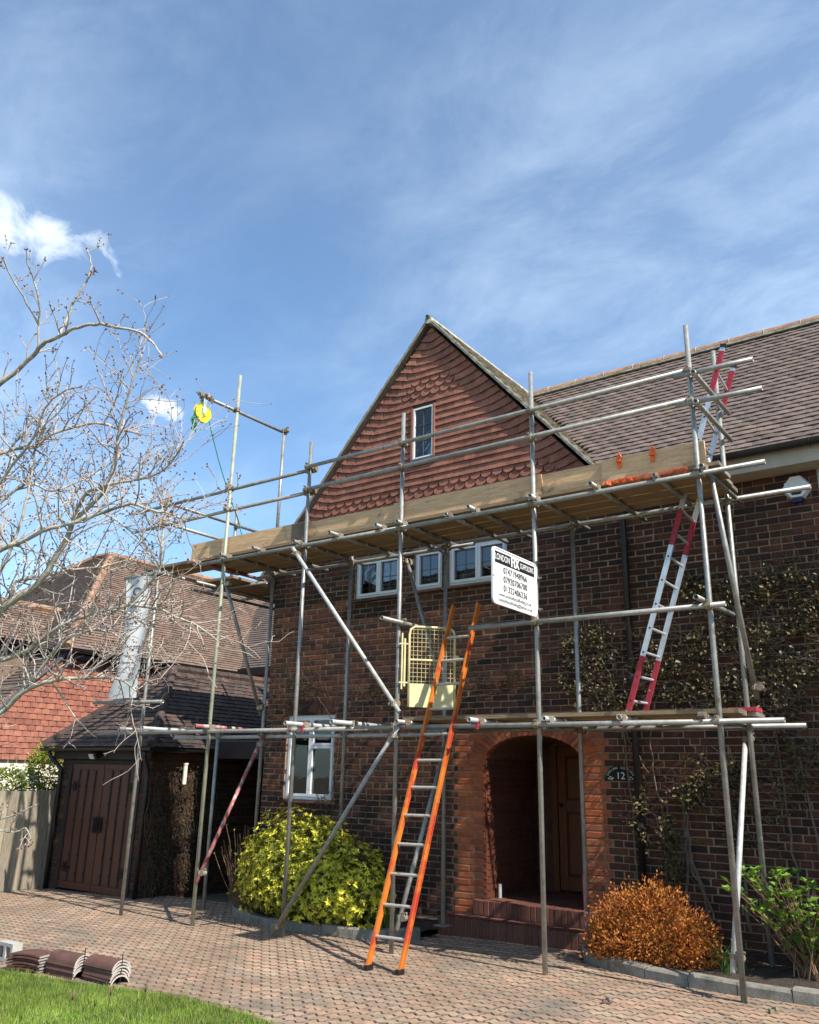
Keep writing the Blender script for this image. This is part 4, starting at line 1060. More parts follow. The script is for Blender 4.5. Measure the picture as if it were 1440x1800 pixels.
stepped('roof', [(NX+.30, 9.60, 3.95), (NX+.30, 17.5, 3.95), (-17.9, 19.5, 6.72), AP], m_nr)
stepped('roof', [(-25.0, 7.6, 1.80), (NX-.02, 7.6, 1.80), (NX+.02, 9.85, 3.92), (-25, 9.85, 3.92)], m_nrx)
stepped('roof', [(-24.3, 9.62, 3.94), (NX+.30, 9.62, 3.94), AP, (-18.6, 12.12, 6.72)], m_nrx)
b = MB(); b.add([AP, (-18.6, 12.12, 6.71), (-24.3, 9.62, 3.9), (-24.3, 19, 3.9), (-18.6, 19, 6.71)], [(1,2,3,4)]); b.build('far_roof', m_nrx, nb)
for p0, p1 in (((NX+.30, 9.62, 3.97), AP), (AP, (-17.9, 19.5, 6.74)), ((-24.3, 9.62, 3.97), (-18.6, 12.12, 6.74)), (AP, (-18.6, 12.12, 6.74))):
    p0 = Vector(p0); p1 = Vector(p1); n = max(1, int((p1-p0).length/.4)); d_ = (p1-p0)/n
    for i in range(n):
        q = MB(); q.path([p0+d_*i, p0+d_*(i+.98)], [.09, .082], 7); q.build('hip_tile', m_ridge, nb)
gutter((NX+.34, 17, 3.93), (NX+.34, 9.55, 3.93), .07, nb) if False else gutter((NX+.34, 9.70, 3.93), (NX+.34, 15, 3.93), .07, nb)
b = MB(); b.box(NX+.23, NX+.262, 9.7, 15, 3.76, 3.93); b.build('fascia', m_black, nb)
b = MB(); b.bar((NX+.07, 7.7, 1.90), (NX+.07, 9.85, 3.92), .10, .05, (0,0,1)); b.build('verge_flashing', m_lead, nb)
# front wing of the neighbour
stepped('roof', [(-16.45, 6.0, 4.12), (-16.45, 10.1, 4.12), (-17.35, 10.95, 5.0), (-17.35, 6.0, 5.0)], m_nr)
b = MB(); b.add([(-17.35, 6, 4.99), (-17.35, 10.9, 4.99), (-18.3, 10.0, 4.1), (-18.3, 6.0, 4.1)], [(0,1,2,3)]); b.build('far_wing_roof', m_nrx, nb)
b = MB(); b.path([(-17.35, 6, 5.02), (-17.35, 10.95, 5.02)], .085, 7); b.build('wing_ridge', m_ridge, nb)
b = MB(); b.box(-18.2, -16.62, 6.2, 10.0, -.3, 4.08); b.build('wing_wall', m_nroofd, nb)
gutter((-16.41, 6.0, 4.09), (-16.41, 9.85, 4.09), .065, nb)
b = MB(); b.box(-16.55, -16.50, 6, 9.85, 3.93, 4.09); b.build('wing_fascia', m_black, nb)
# rear wing: plain dark slope seen between the two houses
stepped('rear_roof', [(-17.2, 14.3, 3.98), (-8.6, 14.3, 3.98), (-8.6, 17.0, 6.5), (-17.2, 17.0, 6.5)], m_nrx)
b = MB(); b.box(-15.5, -9.0, 14.55, 14.8, -.3, 3.97); b.build('rear_wall', m_ntile, nb)
b = MB(); b.box(-15.3, -8.8, 14.18, 14.22, 3.85, 4.02); b.build('rear_fascia', m_black, nb)
b = MB(); b.box(-13.62, -13.25, 14.9, 15.0, 4.62, 5.05); rw = b.build('roof_window', m_white, nb)
b = MB(); b.box(-13.56, -13.31, 14.885, 14.899, 4.68, 4.99); b.build('pane', m_curtain, rw)

# ================================================================== SCAFFOLD
YO, YI = 7.508, 8.46
sc = thing('scaffold', 'two-lift steel tube scaffold with timber decks across the house front', 'scaffold', (-5.5, 8.0, -.05))
SX = dict(Z=-9.89, A=-8.525, B=-7.055, C=-5.565, D=-3.865, E=-2.16)
def tube(name, p0, p1, m=m_galv, parent=sc): 
    return MB().pipe(p0, p1).build(name, m, parent, False)
def smooth_tube(o):
    me = o.data; f = [p.area > .0 for p in me.polygons]; me.polygons.foreach_set('use_smooth', [True]*len(me.polygons))
    return o
# coupler: a clamp round each tube, with bolt and nut (shared mesh)
def coupler_mesh():
    b = MB(); n = 10
    b.path([(0,0,-.028),(0,0,.028)], .033, n); b.path([(-.028,-.052,0),(.028,-.052,0)], .033, n)
    b.box(-.02, .02, -.055, -.002, -.022, .022)
    b.box(.026, .052, -.012, .012, -.02, .02); b.path([(.042,-.03,0),(.042,.035,0)], .007, 6); b.path([(.042,.022,0),(.042,.038,0)], .013, 6)
    b.box(-.012, .012, -.068, -.040, .028, .05); b.path([(0,-.085,.042),(0,-.02,.042)], .007, 6); b.path([(0,-.09,.042),(0,-.074,.042)], .013, 6)
    return b.mesh('coupler', m_coupler)
cpl = coupler_mesh(); cr = random.Random(17)
def coupler(parent, p, rz=0, flip=1):
    return add_obj('coupler', cpl, parent, p, (0 if flip > 0 else math.pi, 0, rz+cr.gauss(0, .06)))
def baseplate(parent, x, y, z):
    b = MB(); b.box(x-.075, x+.075, y-.075, y+.075, z+.001, z+.007); b.path([(x,y,z+.006),(x,y,z+.05)], .017, 8); b.build('base_plate', m_coupler, parent)
tops = dict(Z=5.62, A=7.13, B=5.77, C=5.815, D=5.887, E=5.92)
ST = {}
for k, x in SX.items():
    zb_ = gz(x); m_ = {'A': m_galvy, 'E': m_galv}.get(k, m_galv)
    dx = cr.gauss(0, .004)
    o = smooth_tube(tube('standard', (x, YO, zb_+.002), (x+dx, YO, tops[k]), m_)); ST[k] = o
    for zz in (2.145, 4.36, 5.10, 5.41):
        coupler(o, (x, YO, zz), 0)
# inner row
itops = dict(Zi=2.30, A=4.75, B=4.72, C=4.72, D=4.72, E=6.07)
isx = dict(Zi=-9.415, A=-8.54, B=-7.09, C=-5.58, D=-3.88, E=-2.17); izb = dict(Zi=gz(-9.4), A=gz(-8.5)+.0, B=.06, C=.115, D=.125, E=.14)
IN = {}
for k, x in isx.items():
    o = smooth_tube(tube('standard', (x, YI, izb[k]), (x, YI, itops[k]), m_galv)); IN[k] = o
    coupler(o, (x, YI, 2.145), math.pi)
    if k != 'Zi': coupler(o, (x, YI, 4.37), math.pi)
for k in ('C', 'D'): baseplate(IN[k], isx[k], YI, izb[k]-.008)
baseplate(ST['B'], SX['B'], YO, gz(SX['B'])); baseplate(IN['Zi'], isx['Zi'], YI, gz(-9.4)); 
b = MB(); b.path([(-3.88, YI, .125), (-3.888, YI, .75)], .0252, 12); b.build('paint_mark', m_redtube, IN['D'], True)
# gin post and jib
gpst = smooth_tube(tube('standard', (-8.525, YI-.003, 4.48), (-8.525, YI-.003, 6.64), m_galv)); coupler(gpst, (-8.525, YI, 6.60), math.pi/2)
jib = smooth_tube(tube('jib_tube', (-8.575, 6.86, 6.585), (-8.575, 8.56, 6.605))); coupler(ST['A'], (-8.525, YO, 6.59), -math.pi/2)
for y in (6.90, 6.96, 7.03): add_obj('coupler', cpl, jib, (-8.575, y, 6.585), (math.pi/2, cr.uniform(0, 6), 0))
# ledgers and rails along the wall
def xrun(name, x0, x1, y, z, m=m_galv, tilt=0.): return smooth_tube(tube(name, (x0, y, z), (x1, y, z+tilt), m))
xrun('ledger', -10.75, -5.9, YO-.05, 2.140); xrun('ledger', -6.1, -1.63, YO-.052, 2.145)
xrun('ledger', -10.4, -5.7, YI+.05, 2.125, m_galvw); xrun('ledger', -5.95, -1.68, YI+.05, 2.165)
xrun('ledger', -8.95, -5.45, YO-.05, 4.365); xrun('ledger', -5.75, -1.56, YO-.052, 4.36)
xrun('ledger', -8.95, -5.2, YI+.05, 4.375); xrun('ledger', -5.4, -1.395, YI+.052, 4.405)
for zz, xe in ((5.41, -1.565), (5.105, -1.515)):
    r1 = xrun('guard_rail', -10.70, -7.0, YO+.05, zz); r2 = xrun('guard_rail', -7.06, -2.18, YO-.05, zz+.003, m_galv, .006); r3 = xrun('guard_rail', -2.30, xe, YO-.052, zz+.004-.03, m_galv, -.02)
    q = MB(); q.path([(-7.16, YO+.05, zz), (-6.98, YO+.05, zz)], .033, 10); q.box(-7.15, -7.0, YO+.02, YO+.08, zz-.042, zz-.028); q.build('sleeve_coupler', m_coupler, r1)
    smooth_tube(tube('guard_rail', (-9.84, 7.44, zz+.0), (-9.84, 9.75, zz+.01)))
    smooth_tube(tube('guard_rail', (-2.10, 7.40, zz-.045), (-2.10, 8.58, zz-.04)))
    coupler(ST['Z'], (-9.89, YO, zz+.06), math.pi/2)
rp = smooth_tube(tube('standard', (-9.9, 8.89, 4.5), (-9.9, 8.89, 5.79))); coupler(rp, (-9.9, 8.89, 5.41), math.pi/2); coupler(rp, (-9.9, 8.89, 5.1), math.pi/2)
rp2 = smooth_tube(tube('standard', (-9.95, 10.4, gz(-9.9)), (-9.95, 10.4, 5.3)))
mr = xrun('guard_rail', -4.62, -2.01, YO-.05, 3.135); coupler(ST['D'], (SX['D'], YO, 3.135)); coupler(ST['E'], (SX['E'], YO, 3.135))
smooth_tube(tube('guard_rail', (-2.215, 7.30, 3.19), (-2.215, 8.60, 3.22))); smooth_tube(tube('guard_rail', (-5.515, 7.12, 3.27), (-5.515, 8.55, 3.28))); coupler(ST['C'], (SX['C'], YO, 3.27), math.pi/2)
# transoms
def transom(x, y0, y1, z, m=m_galv, mark=None):
    o = smooth_tube(tube('transom', (x, y0, z), (x, y1, z), m))
    add_obj('coupler', cpl, o, (x, YO-.05, z-.0), (0, math.pi/2, math.pi))
    if mark is not None:
        q = MB(); q.path([(x, YO-.09+mark, z-.0), (x, YO-.03+mark, z)], .029, 10); q.box(x-.014, x+.014, YO-.09+mark, YO-.05+mark, z-.085, z-.02); q.build('red_clip', m_magenta, o)
    return o
for x, y in ((-9.05,7.32),(-8.43,7.34),(-7.80,7.32),(-7.13,7.37),(-6.48,7.29),(-5.816,7.337),(-5.52,7.349),(-4.90,7.42),(-4.55,7.315),(-3.82,7.336),(-3.15,7.312),(-2.55,7.42),(-2.10,7.40)):
    transom(x, y, 8.78 if x < -3 else 8.62, 4.415, m_redtube if x < -9 else m_galv)
for x, y, m_, mk in ((-8.47,7.22,m_redtube,None),(-6.86,7.14,m_galvw,.0),(-6.14,7.10,m_galvw,None),(-5.42,7.30,m_galv,.02),(-4.51,7.27,m_galvw,0.),(-3.74,7.36,m_galvw,None),(-3.02,7.42,m_galvw,.02),(-2.29,7.44,m_galvw,None)):
    transom(x, y, 8.66, 2.197, m_, mk)
for x in (-10.1, -9.6): smooth_tube(tube('transom', (x, 7.3, 2.19), (x, 8.62, 2.19), m_galvw if x > -10 else m_galv))
for k in range(3): smooth_tube(tube('transom', (-10.45, 8.9+k*.75, 4.415), (-9.12, 8.9+k*.75, 4.415)))
smooth_tube(tube('ledger', (-9.84, 7.35, 4.36), (-9.84, 11.2, 4.36))); smooth_tube(tube('ledger', (-10.35, 8.5, 4.36), (-10.35, 11.2, 4.36)))
# braces
def brace(p0, p1, m=m_galv):
    o = smooth_tube(tube('brace', p0, p1, m)); a, c = Vector(p0), Vector(p1); d = (c-a).normalized()
    for p in (a+d*.12, c-d*.12): add_obj('coupler', cpl, o, p, (cr.uniform(-.2,.2), 0, math.pi if abs(d.x) > .3 else math.pi/2))
    return o
brace((-7.175, 7.405, 4.345), (-5.46, 7.405, 2.30), m_galvw)
brace((-7.11, 7.40, -.03), (-5.46, 7.40, 2.16))
brace((-2.225, 7.50, .23), (-2.225, 8.55, 2.15), m_galvw)
brace((-2.10, 7.63, 4.56), (-2.10, 8.56, 2.42))
brace((-8.47, 7.46, .38), (-8.47, 8.40, 2.12), m_redtube)
brace((-8.60, 7.58, 4.20), (-8.60, 8.47, 2.40))
brace((-5.50, 7.50, .18), (-5.50, 8.42, 2.12))
brace((-6.25, 8.52, 4.40), (-5.66, 8.52, 2.65))
# decks
bw, bt = .222, .037
def boards(x0, x1, ys, z, seed, ends=(0, 0)):
    rr = random.Random(seed)
    for y in ys:
        a, c = x0+rr.uniform(-.05, .05)+ends[0], x1+rr.uniform(-.05, .05)+ends[1]; dz = rr.gauss(0, .002)
        o = MB(); o.box(a, c, y+.003, y+bw-.003, z+dz, z+bt+dz); bo = o.build('deck_board', m_board, sc)
        for xx in (a, c):
            q = MB(); q.box(xx-.0015 if xx == a else xx-.03, xx+.03 if xx == a else xx+.0015, y+.002, y+bw-.002, z+dz-.0012, z+bt+dz+.0012); q.build('end_band', m_coupler, bo)
YB = [7.53+.227*i for i in range(4)]
boards(-9.30, -5.60, YB, 4.441, 1); boards(-5.58, -2.02, YB, 4.4425, 2)
boards(-5.50, -2.02, [y_+.03 for y_ in YB[0:]], 2.224, 3)
for k in range(4):      # return deck round the left corner
    x = -10.33+k*.227; o = MB(); o.box(x, x+bw-.004, 8.5, 11.3+.05*k, 4.441, 4.478); o.build('deck_board', m_board, sc)
for (x0, x1, y0, y1, z) in ((-10.4, -9.15, 7.62, 7.84, 4.482), (-10.4, -9.2, 7.90, 8.12, 4.483)):
    o = MB(); o.box(x0, x1, y0, y1, z, z+bt); o.build('deck_board', m_board, sc)
# toe boards: standing on edge behind the standards
def toe(x0, x1, y, z0, z1, dz=0, m=m_toe):
    o = MB(); o.add([(x0,y,z0),(x1,y,z0+dz),(x1,y+.037,z0+dz),(x0,y+.037,z0),(x0,y,z1),(x1,y,z1+dz),(x1,y+.037,z1+dz),(x0,y+.037,z1)], [(0,3,2,1),(4,5,6,7),(0,1,5,4),(1,2,6,5),(2,3,7,6),(3,0,4,7)])
    return o.build('toe_board', m, sc)
toe(-9.28, -7.14, 7.560, 4.482, 4.718); toe(-7.36, -5.58, 7.600, 4.481, 4.715); toe(-7.36, -7.10, 7.557, 4.481, 4.712, 0, m_toedark)
toe(-5.72, -3.80, 7.556, 4.484, 4.716); toe(-5.80, -5.55, 7.5175, 4.484, 4.712, 0, m_toedark) if False else None
toe(-4.10, -2.12, 7.595, 4.486, 4.716); toe(-3.12, -2.10, 7.555, 4.486, 4.716)
toe(-5.78, -5.58, 7.638, 4.486, 4.735, 0, m_toedark)
# red painted board end on the lower deck
o = MB(); o.box(-2.22, -1.98, 8.0, 8.22, 2.264, 2.30); tag(o.build('red_painted_board', m_magenta), 'short board with chipped red paint lying on the lower deck end', 'board')
# orange board clips with long shadows on the toe board
for i, x in enumerate((-2.93, -2.59)):
    cth = thing('board_clip', 'bright orange plastic clip on the toe board, %s the house gable' % ('nearer' if i == 0 else 'further right from'), 'clip', (x, 7.55, 4.62))
    b = MB(); b.box(x-.018, x+.018, 7.540, 7.553, 4.60, 4.73); b.box(x-.018, x+.018, 7.540, 7.60, 4.731, 4.742); b.build('hook', m_clip, cth)
    b = MB(); b.path([(x, 7.51, 4.70), (x+.02, 7.50, 4.74), (x+.035, 7.515, 4.70)], .008, 6); b.box(x-.022, x+.022, 7.515, 7.5395, 4.66, 4.70); b.build('toggle', m_clip, cth)
# orange debris netting draped over the edge
def net():
    o = thing('debris_net', 'strip of orange debris netting bunched over the upper deck edge', 'net', (-2.7, 7.5, 4.40))
    V = []; F = []; b = MB(); nu, nv = 44, 9
    def P(i, j):
        u, v = i/nu, j/nv; x = -2.98+.72*u; return Vector((x, 7.515-.035*math.sin(v*3)+.012*math.sin(i*1.1+j), 4.475-.085*v*(1-.35*math.sin(u*9))))
    for i in range(nu+1): b.path([P(i, j)+Vector((.02*(j/nv), 0, 0)) for j in range(nv+1)], .0014, 3, cap=False)
    for j in range(nv+1): b.path([P(i, j) for i in range(nu+1)], .0014, 3, cap=False)
    b.build('mesh', m_net, o)
    b = MB(); n = 14; V = []
    for i in range(n+1):
        u = i/n; V += [(-3.10+.34*u, 7.52, 4.478), (-3.10+.34*u, 7.50+.01*math.sin(i*2), 4.425+.012*math.sin(i*1.3)+.03*abs(u-.5))]
    b.add(V, [(2*i, 2*i+1, 2*i+3, 2*i+2) for i in range(n)]); b.build('folded_edge', m_net, o)
net()

# ---- gin wheel with rope
gw = thing('gin_wheel', 'yellow gin wheel pulley hanging from the scaffold jib', 'pulley', (-8.575, 6.93, 6.2))
def disc(cx, cy, cz, r, w, n=28, ax='X'):
    b = MB(); V = []
    prof = [(r*.2, w*.5), (r*.86, w*.30), (r, w*.95), (r, w*.6), (r*.93, 0), (r, -w*.6), (r, -w*.95), (r*.86, -w*.30), (r*.2, -w*.5)]
    for k in range(n):
        a = 2*math.pi*k/n
        for (rad, off) in prof: V.append((cx+off, cy+rad*math.cos(a), cz+rad*math.sin(a)))
    m_ = len(prof); F = [(k*m_+i, k*m_+i+1, ((k+1) % n)*m_+i+1, ((k+1) % n)*m_+i) for k in range(n) for i in range(m_-1)]
    F += [tuple(k*m_ for k in range(n)), tuple(k*m_+m_-1 for k in reversed(range(n)))]
    b.add(V, F); return b
disc(-8.575, 6.93, 6.335, .135, .028).build('wheel', m_pulley, gw)
b = MB(); b.box(-8.615, -8.608, 6.905, 6.955, 6.32, 6.53); b.box(-8.542, -8.535, 6.905, 6.955, 6.32, 6.53); b.box(-8.615, -8.535, 6.905, 6.955, 6.53, 6.538); b.path([(-8.62, 6.93, 6.335), (-8.53, 6.93, 6.335)], .014, 8); b.build('swivel_frame', m_cyan, gw)
b = MB(); b.path([(-8.575, 6.93, 6.53), (-8.575, 6.93, 6.56)], .016, 8); b.path([(-8.575+.035*math.cos(a), 6.93, 6.588+.04*math.sin(a)) for a in [2*math.pi*i/12 for i in range(13)]], .009, 6); b.build('hook', m_coupler, gw)
rope_t = thing('green_rope', 'green rope running from the yellow gin wheel down to the upper deck', 'rope', (-8.57, 7.6, 4.48))
P = [(-8.575, 6.93+.128*math.cos(a), 6.335+.128*math.sin(a)) for a in [math.pi*(1.0-i/10*1.12) for i in range(11)]]
P += [(-8.57, 7.10, 6.15), (-8.56, 7.28, 5.75), (-8.54, 7.49, 5.33), (-8.5, 7.66, 5.0), (-8.47, 7.76, 4.72), (-8.46, 7.80, 4.50)]
b = MB(); b.path(P, .0075, 6); b.build('line', m_rope, rope_t, True)
b = MB(); hk = random.Random(44)
for k in range(9):
    c = Vector((-8.575+hk.gauss(0, .02), 6.815+hk.gauss(0, .02), 6.25-.022*k))
    b.path([c+Vector((.02*math.sin(a)*hk.uniform(.6,1.3), .032*math.cos(a), .055*math.sin(a+k))) for a in [2*math.pi*i/10 for i in range(11)]], .007, 5)
b.path([(-8.575, 6.80, 6.335), (-8.575, 6.81, 6.27), (-8.57, 6.83, 6.08), (-8.56, 6.85, 6.0)], .0075, 5); b.build('coil', m_rope, rope_t, True)

# ---- company sign, hung from the fourth standard, facing along the house
sg = thing('company_sign', 'white board sign with black header and phone numbers on a scaffold post', 'sign', (-3.80, 6.95, 3.16))
SXp, y0, y1, z0, z1 = -3.80, 6.535, 7.40, 3.165, 3.70
def rrect(y0, y1, z0, z1, r, n=5):
    P = []
    for (cy, cz, a0) in ((y1-r, z1-r, 0), (y0+r, z1-r, 90), (y0+r, z0+r, 180), (y1-r, z0+r, 270)):
        for i in range(n+1): a = R(a0+90*i/n); P.append((cy+r*math.cos(a), cz+r*math.sin(a)))
    return P
def yprism(P, x0, x1, m, name, parent):
    b = MB(); n = len(P); b.add([(x0, y, z) for y, z in P]+[(x1, y, z) for y, z in P], [tuple(reversed(range(n))), tuple(range(n, 2*n))]+[(i, (i+1) % n, n+(i+1) % n, n+i) for i in range(n)]); return b.build(name, m, parent)
yprism(rrect(y0, y1, z0, z1, .05), SXp-.012, SXp, m_signw, 'panel', sg)
P1, P2 = rrect(y0, y1, z0, z1, .05), rrect(y0+.012, y1-.012, z0+.012, z1-.012, .042)
b = MB(); n = len(P1); V = [(SXp+.0002, y, z) for y, z in P1]+[(SXp+.006, y, z) for y, z in P1]+[(SXp+.006, y, z) for y, z in P2]+[(SXp+.0002, y, z) for y, z in P2]
F = []
for i in range(n):
    j = (i+1) % n; F += [(i, j, n+j, n+i), (n+i, n+j, 2*n+j, 2*n+i), (2*n+i, 2*n+j, 3*n+j, 3*n+i)]
b.add(V, F); b.build('rim', m_signw, sg)
yprism([(y0+.045, z1-.035), (y0+.045, z1-.145), (y1-.045, z1-.145), (y1-.045, z1-.035)][::-1], SXp+.0005, SXp+.0015, m_signk, 'header', sg)
rot = (R(90), 0, R(90)); yc = (y0+y1)/2
text('LONDON', 'lettering', .085, m_signw, sg, (SXp+.0025, y0+.185, z1-.088), rot, sx=.74)
for k_ in (-1, 0, 1): text('FIX', 'lettering', .140, m_signw, sg, (SXp+.0027+.0001*k_, yc-.005+.006*k_, z1-.090), rot, sx=.80)
text('SCAFFOLDING', 'lettering', .075, m_signw, sg, (SXp+.0025, y1-.200, z1-.088), rot, sx=.56)
for s_, zz in (('07471948966', z1-.20), ('07920706700', z1-.285), ('01322406236', z1-.370)):
    for k_ in (-1, 0, 1): text(s_, 'phone_number', .088, m_signk, sg, (SXp+.0012+.0001*k_, yc+.0026*k_, zz), rot, sx=.86, font_space=1.12)
text('www.londonfixscaffolding.co.uk', 'web_address', .052, m_signk, sg, (SXp+.0012, yc, z1-.435), rot, sx=.95)
text('londonfixscaffolding@yahoo.co.uk', 'mail_address', .050, m_signk, sg, (SXp+.0012, yc, z1-.486), rot, sx=.95)
for zz in (3.26, 3.58):
    b = MB(); b.path([(SX['D'], YO, zz-.018), (SX['D'], YO, zz+.018)], .031, 10); b.box(SXp-.03, SXp-.013, y1-.05, YO, zz-.012, zz+.012); b.path([(SXp-.03, YO-.02, zz), (SXp+.012, YO-.02, zz)], .008, 6); b.build('bracket', m_galv, sg)
b = MB(); b.path([(SXp-.02, y0+.012, 3.42), (SXp+.010, y0+.012, 3.42)], .010, 8); b.build('bolt', m_coupler, sg)

# ---- cloth banner on the left-hand post
bn = thing('banner', 'narrow pale cloth banner with dark lettering hanging on the left scaffold post', 'banner', (-10.2, 7.45, 2.55))
def banner_pt(u, v):
    """u 0..1 left-right, v 0 top - 1 bottom"""
    zt, zb = 4.32, 2.60
    xr = -9.925 + .02*math.sin(v*3.0)
    wl = .57 - .15*math.sin(min(1, v/.9)*math.pi*.8) + (.16*max(0, (v-.78)/.22)**1.2)
    x = xr - (1-u)*wl
    y = 7.40 - .05*math.sin(v*math.pi)*(1-u) - .16*max(0, v-.72)*math.sin(u*3.1) + .02*math.sin(u*7+v*5)
    return Vector((x, y, zt+(zb-zt)*v))
b = MB(); nu, nv = 14, 44
b.add([banner_pt(i/nu, j/nv) for j in range(nv+1) for i in range(nu+1)], [(j*(nu+1)+i, j*(nu+1)+i+1, (j+1)*(nu+1)+i+1, (j+1)*(nu+1)+i) for j in range(nv) for i in range(nu)])
b.build('cloth', m_banner, bn, True)
def bmark(u0, u1, v0, v1, name='print_mark'):
    q = MB(); V = []
    for (u, v) in ((u0, v0), (u1, v0), (u1, v1), (u0, v1)): p = banner_pt(u, v); V.append((p.x, p.y-.006, p.z))
    q.add(V, [(0, 1, 2, 3)]); return q
q = MB()
for k in range(16):
    a0, a1 = 2*math.pi*(k/16*.7+.25), 2*math.pi*((k+1)/16*.7+.25); V = []
    for a, r_ in ((a0, 1), (a1, 1), (a1, .55), (a0, .55)): p = banner_pt(.52+.22*r_*math.cos(a), .125+.035*r_*math.sin(a)); V.append((p.x, p.y-.006, p.z))
    q.add(V, [(0, 1, 2, 3)])
q.build('crescent_emblem', m_bannerink, bn)
p = banner_pt(.52, .29); text('BUILDING', 'lettering', .092, m_bannerink, bn, (p.x, p.y-.030, p.z), (R(90), 0, 0), sx=.78)
bk = random.Random(3)
for (v, n, h) in ((.245, 5, .022), (.44, 4, .016), (.58, 6, .013), (.655, 7, .012), (.71, 6, .012)):      # print too blurred to read
    q = MB(); u = .2
    for k in range(n):
        w = bk.uniform(.04, .09); q2 = bmark(u, u+w, v, v+h*bk.uniform(.6, 1)); q.add(q2.v, q2.f); u += w+bk.uniform(.02, .04)
    q.build('blurred_print', m_bannerink, bn)
q = MB()
for (v0, v1) in ((.80, .818), (.825, .84)): q2 = bmark(.5, .78, v0, v1); q.add(q2.v, q2.f)
q.build('blurred_print', m_bannerink, bn)
smooth_tube(tube('banner_pole', (-10.55, 7.42, 4.34), (-9.60, 7.42, 4.33), m_galv)); smooth_tube(tube('banner_pole', (-10.97, 7.45, 2.57), (-9.43, 7.45, 2.54), m_galv)); coupler(ST['Z'], (SX['Z'], YO, 2.55))

# ---- yellow ladder-access gate
gt_ = thing('ladder_gate', 'pale yellow mesh safety gate on the lower deck beside the ladder', 'gate', (-5.3, 7.7, 2.34))
GA, GB = Vector((-5.45, 7.55, 0)), Vector((-5.09, 7.91, 0)); gu = (GB-GA).normalized(); Lg = (GB-GA).length; gn = Vector((gu.y, -gu.x, 0))
def G(u, z, o=0): p = GA+gu*u+gn*o; return Vector((p.x, p.y, z))
b = MB(); b.path([G(0,2.365), G(0,3.15), G(.015,3.205), G(.06,3.235), G(Lg-.06,3.235), G(Lg-.015,3.205), G(Lg,3.15), G(Lg,2.365)], .014, 8); b.build('frame', m_gate, gt_, True)
b = MB(); b.obox(G(Lg/2, 2.49), gu, gn, Vector((0,0,1)), Lg/2-.01, .003, .125); b.build('kick_plate', m_gate, gt_)
b = MB(); b.path([G(.01, 2.87), G(Lg-.01, 2.87)], .012, 8); b.build('middle_rail', m_gate, gt_)
b = MB()
for i in range(1, 11): b.path([G(Lg*i/11, 2.61), G(Lg*i/11, 3.23)], .0028, 4)
for j in range(13): zz = 2.64+j*.047; b.path([G(.01, zz, .004), G(Lg-.01, zz, .004)], .0028, 4)
b.build('wire_mesh', m_gate, gt_)
b = MB(); b.path([G(-.05, 2.58), G(-.05, 3.10)], .012, 8); b.path([G(-.08, 2.55), G(-.08, 3.16)], .010, 8)
for zz in (2.62, 3.04): b.path([G(-.11, zz), G(.0, zz)], .009, 6)
b.build('hinge', m_gate, gt_)
for zz in (2.80, 3.03):
    b = MB(); b.path([(SX['C'], YO, zz-.02), (SX['C'], YO, zz+.02)], .030, 10); b.build('hinge_clamp', m_galv, gt_)
b = MB(); b.box(G(Lg,2.9).x+.005, G(Lg,2.9).x+.05, G(Lg,2.9).y-.01, G(Lg,2.9).y+.02, 2.89, 2.93); b.build('catch', m_gate, gt_)

# ---- orange access ladder
ld = thing('orange_ladder', 'tall orange fibreglass ladder leaning on the scaffold from the drive', 'ladder', (-5.05, 6.72, gz(-5)))
LT = 3.49; LF = [(-5.232, -5.085), (-4.885, -4.772)]   # foot x, head x for each stile
def lp(i, t): 
    x = LF[i][0]+(LF[i][1]-LF[i][0])*t; z0 = gz(x)+.03; z = z0+(LT-z0)*t; return Vector((x, 6.72+.335*z, z))
for i in (0, 1):
    a, c = lp(i, 0), lp(i, 1); d = (c-a).normalized(); sdv = Vector((1, 0, 0)); sdv = (sdv-d*sdv.dot(d)).normalized(); nv_ = d.cross(sdv)
    L_ = (c-a).length; s_ = -1 if i == 0 else 1
    b = MB(); b.obox((a+c)/2, d, sdv, nv_, L_/2, .003, .030); b.obox((a+c)/2+sdv*s_*.0095+nv_*.0275, d, sdv, nv_, L_/2, .0095, .0026); b.obox((a+c)/2+sdv*s_*.0095-nv_*.0275, d, sdv, nv_, L_/2, .0095, .0026)
    st = b.build('stile', m_orange, ld)
    q = MB(); q.obox(a-d*.005, Vector((1,0,0)), Vector((0,1,0)), Vector((0,0,1)), .02, .045, .022); q.build('rubber_foot', m_black, st)
for k in range(1, 13):
    t = (k*.272-.02)/3.64
    if t > .97: break
    b = MB(); b.path([lp(0, t), lp(1, t)], .0145, 8); b.build('rung', m_rung, ld)

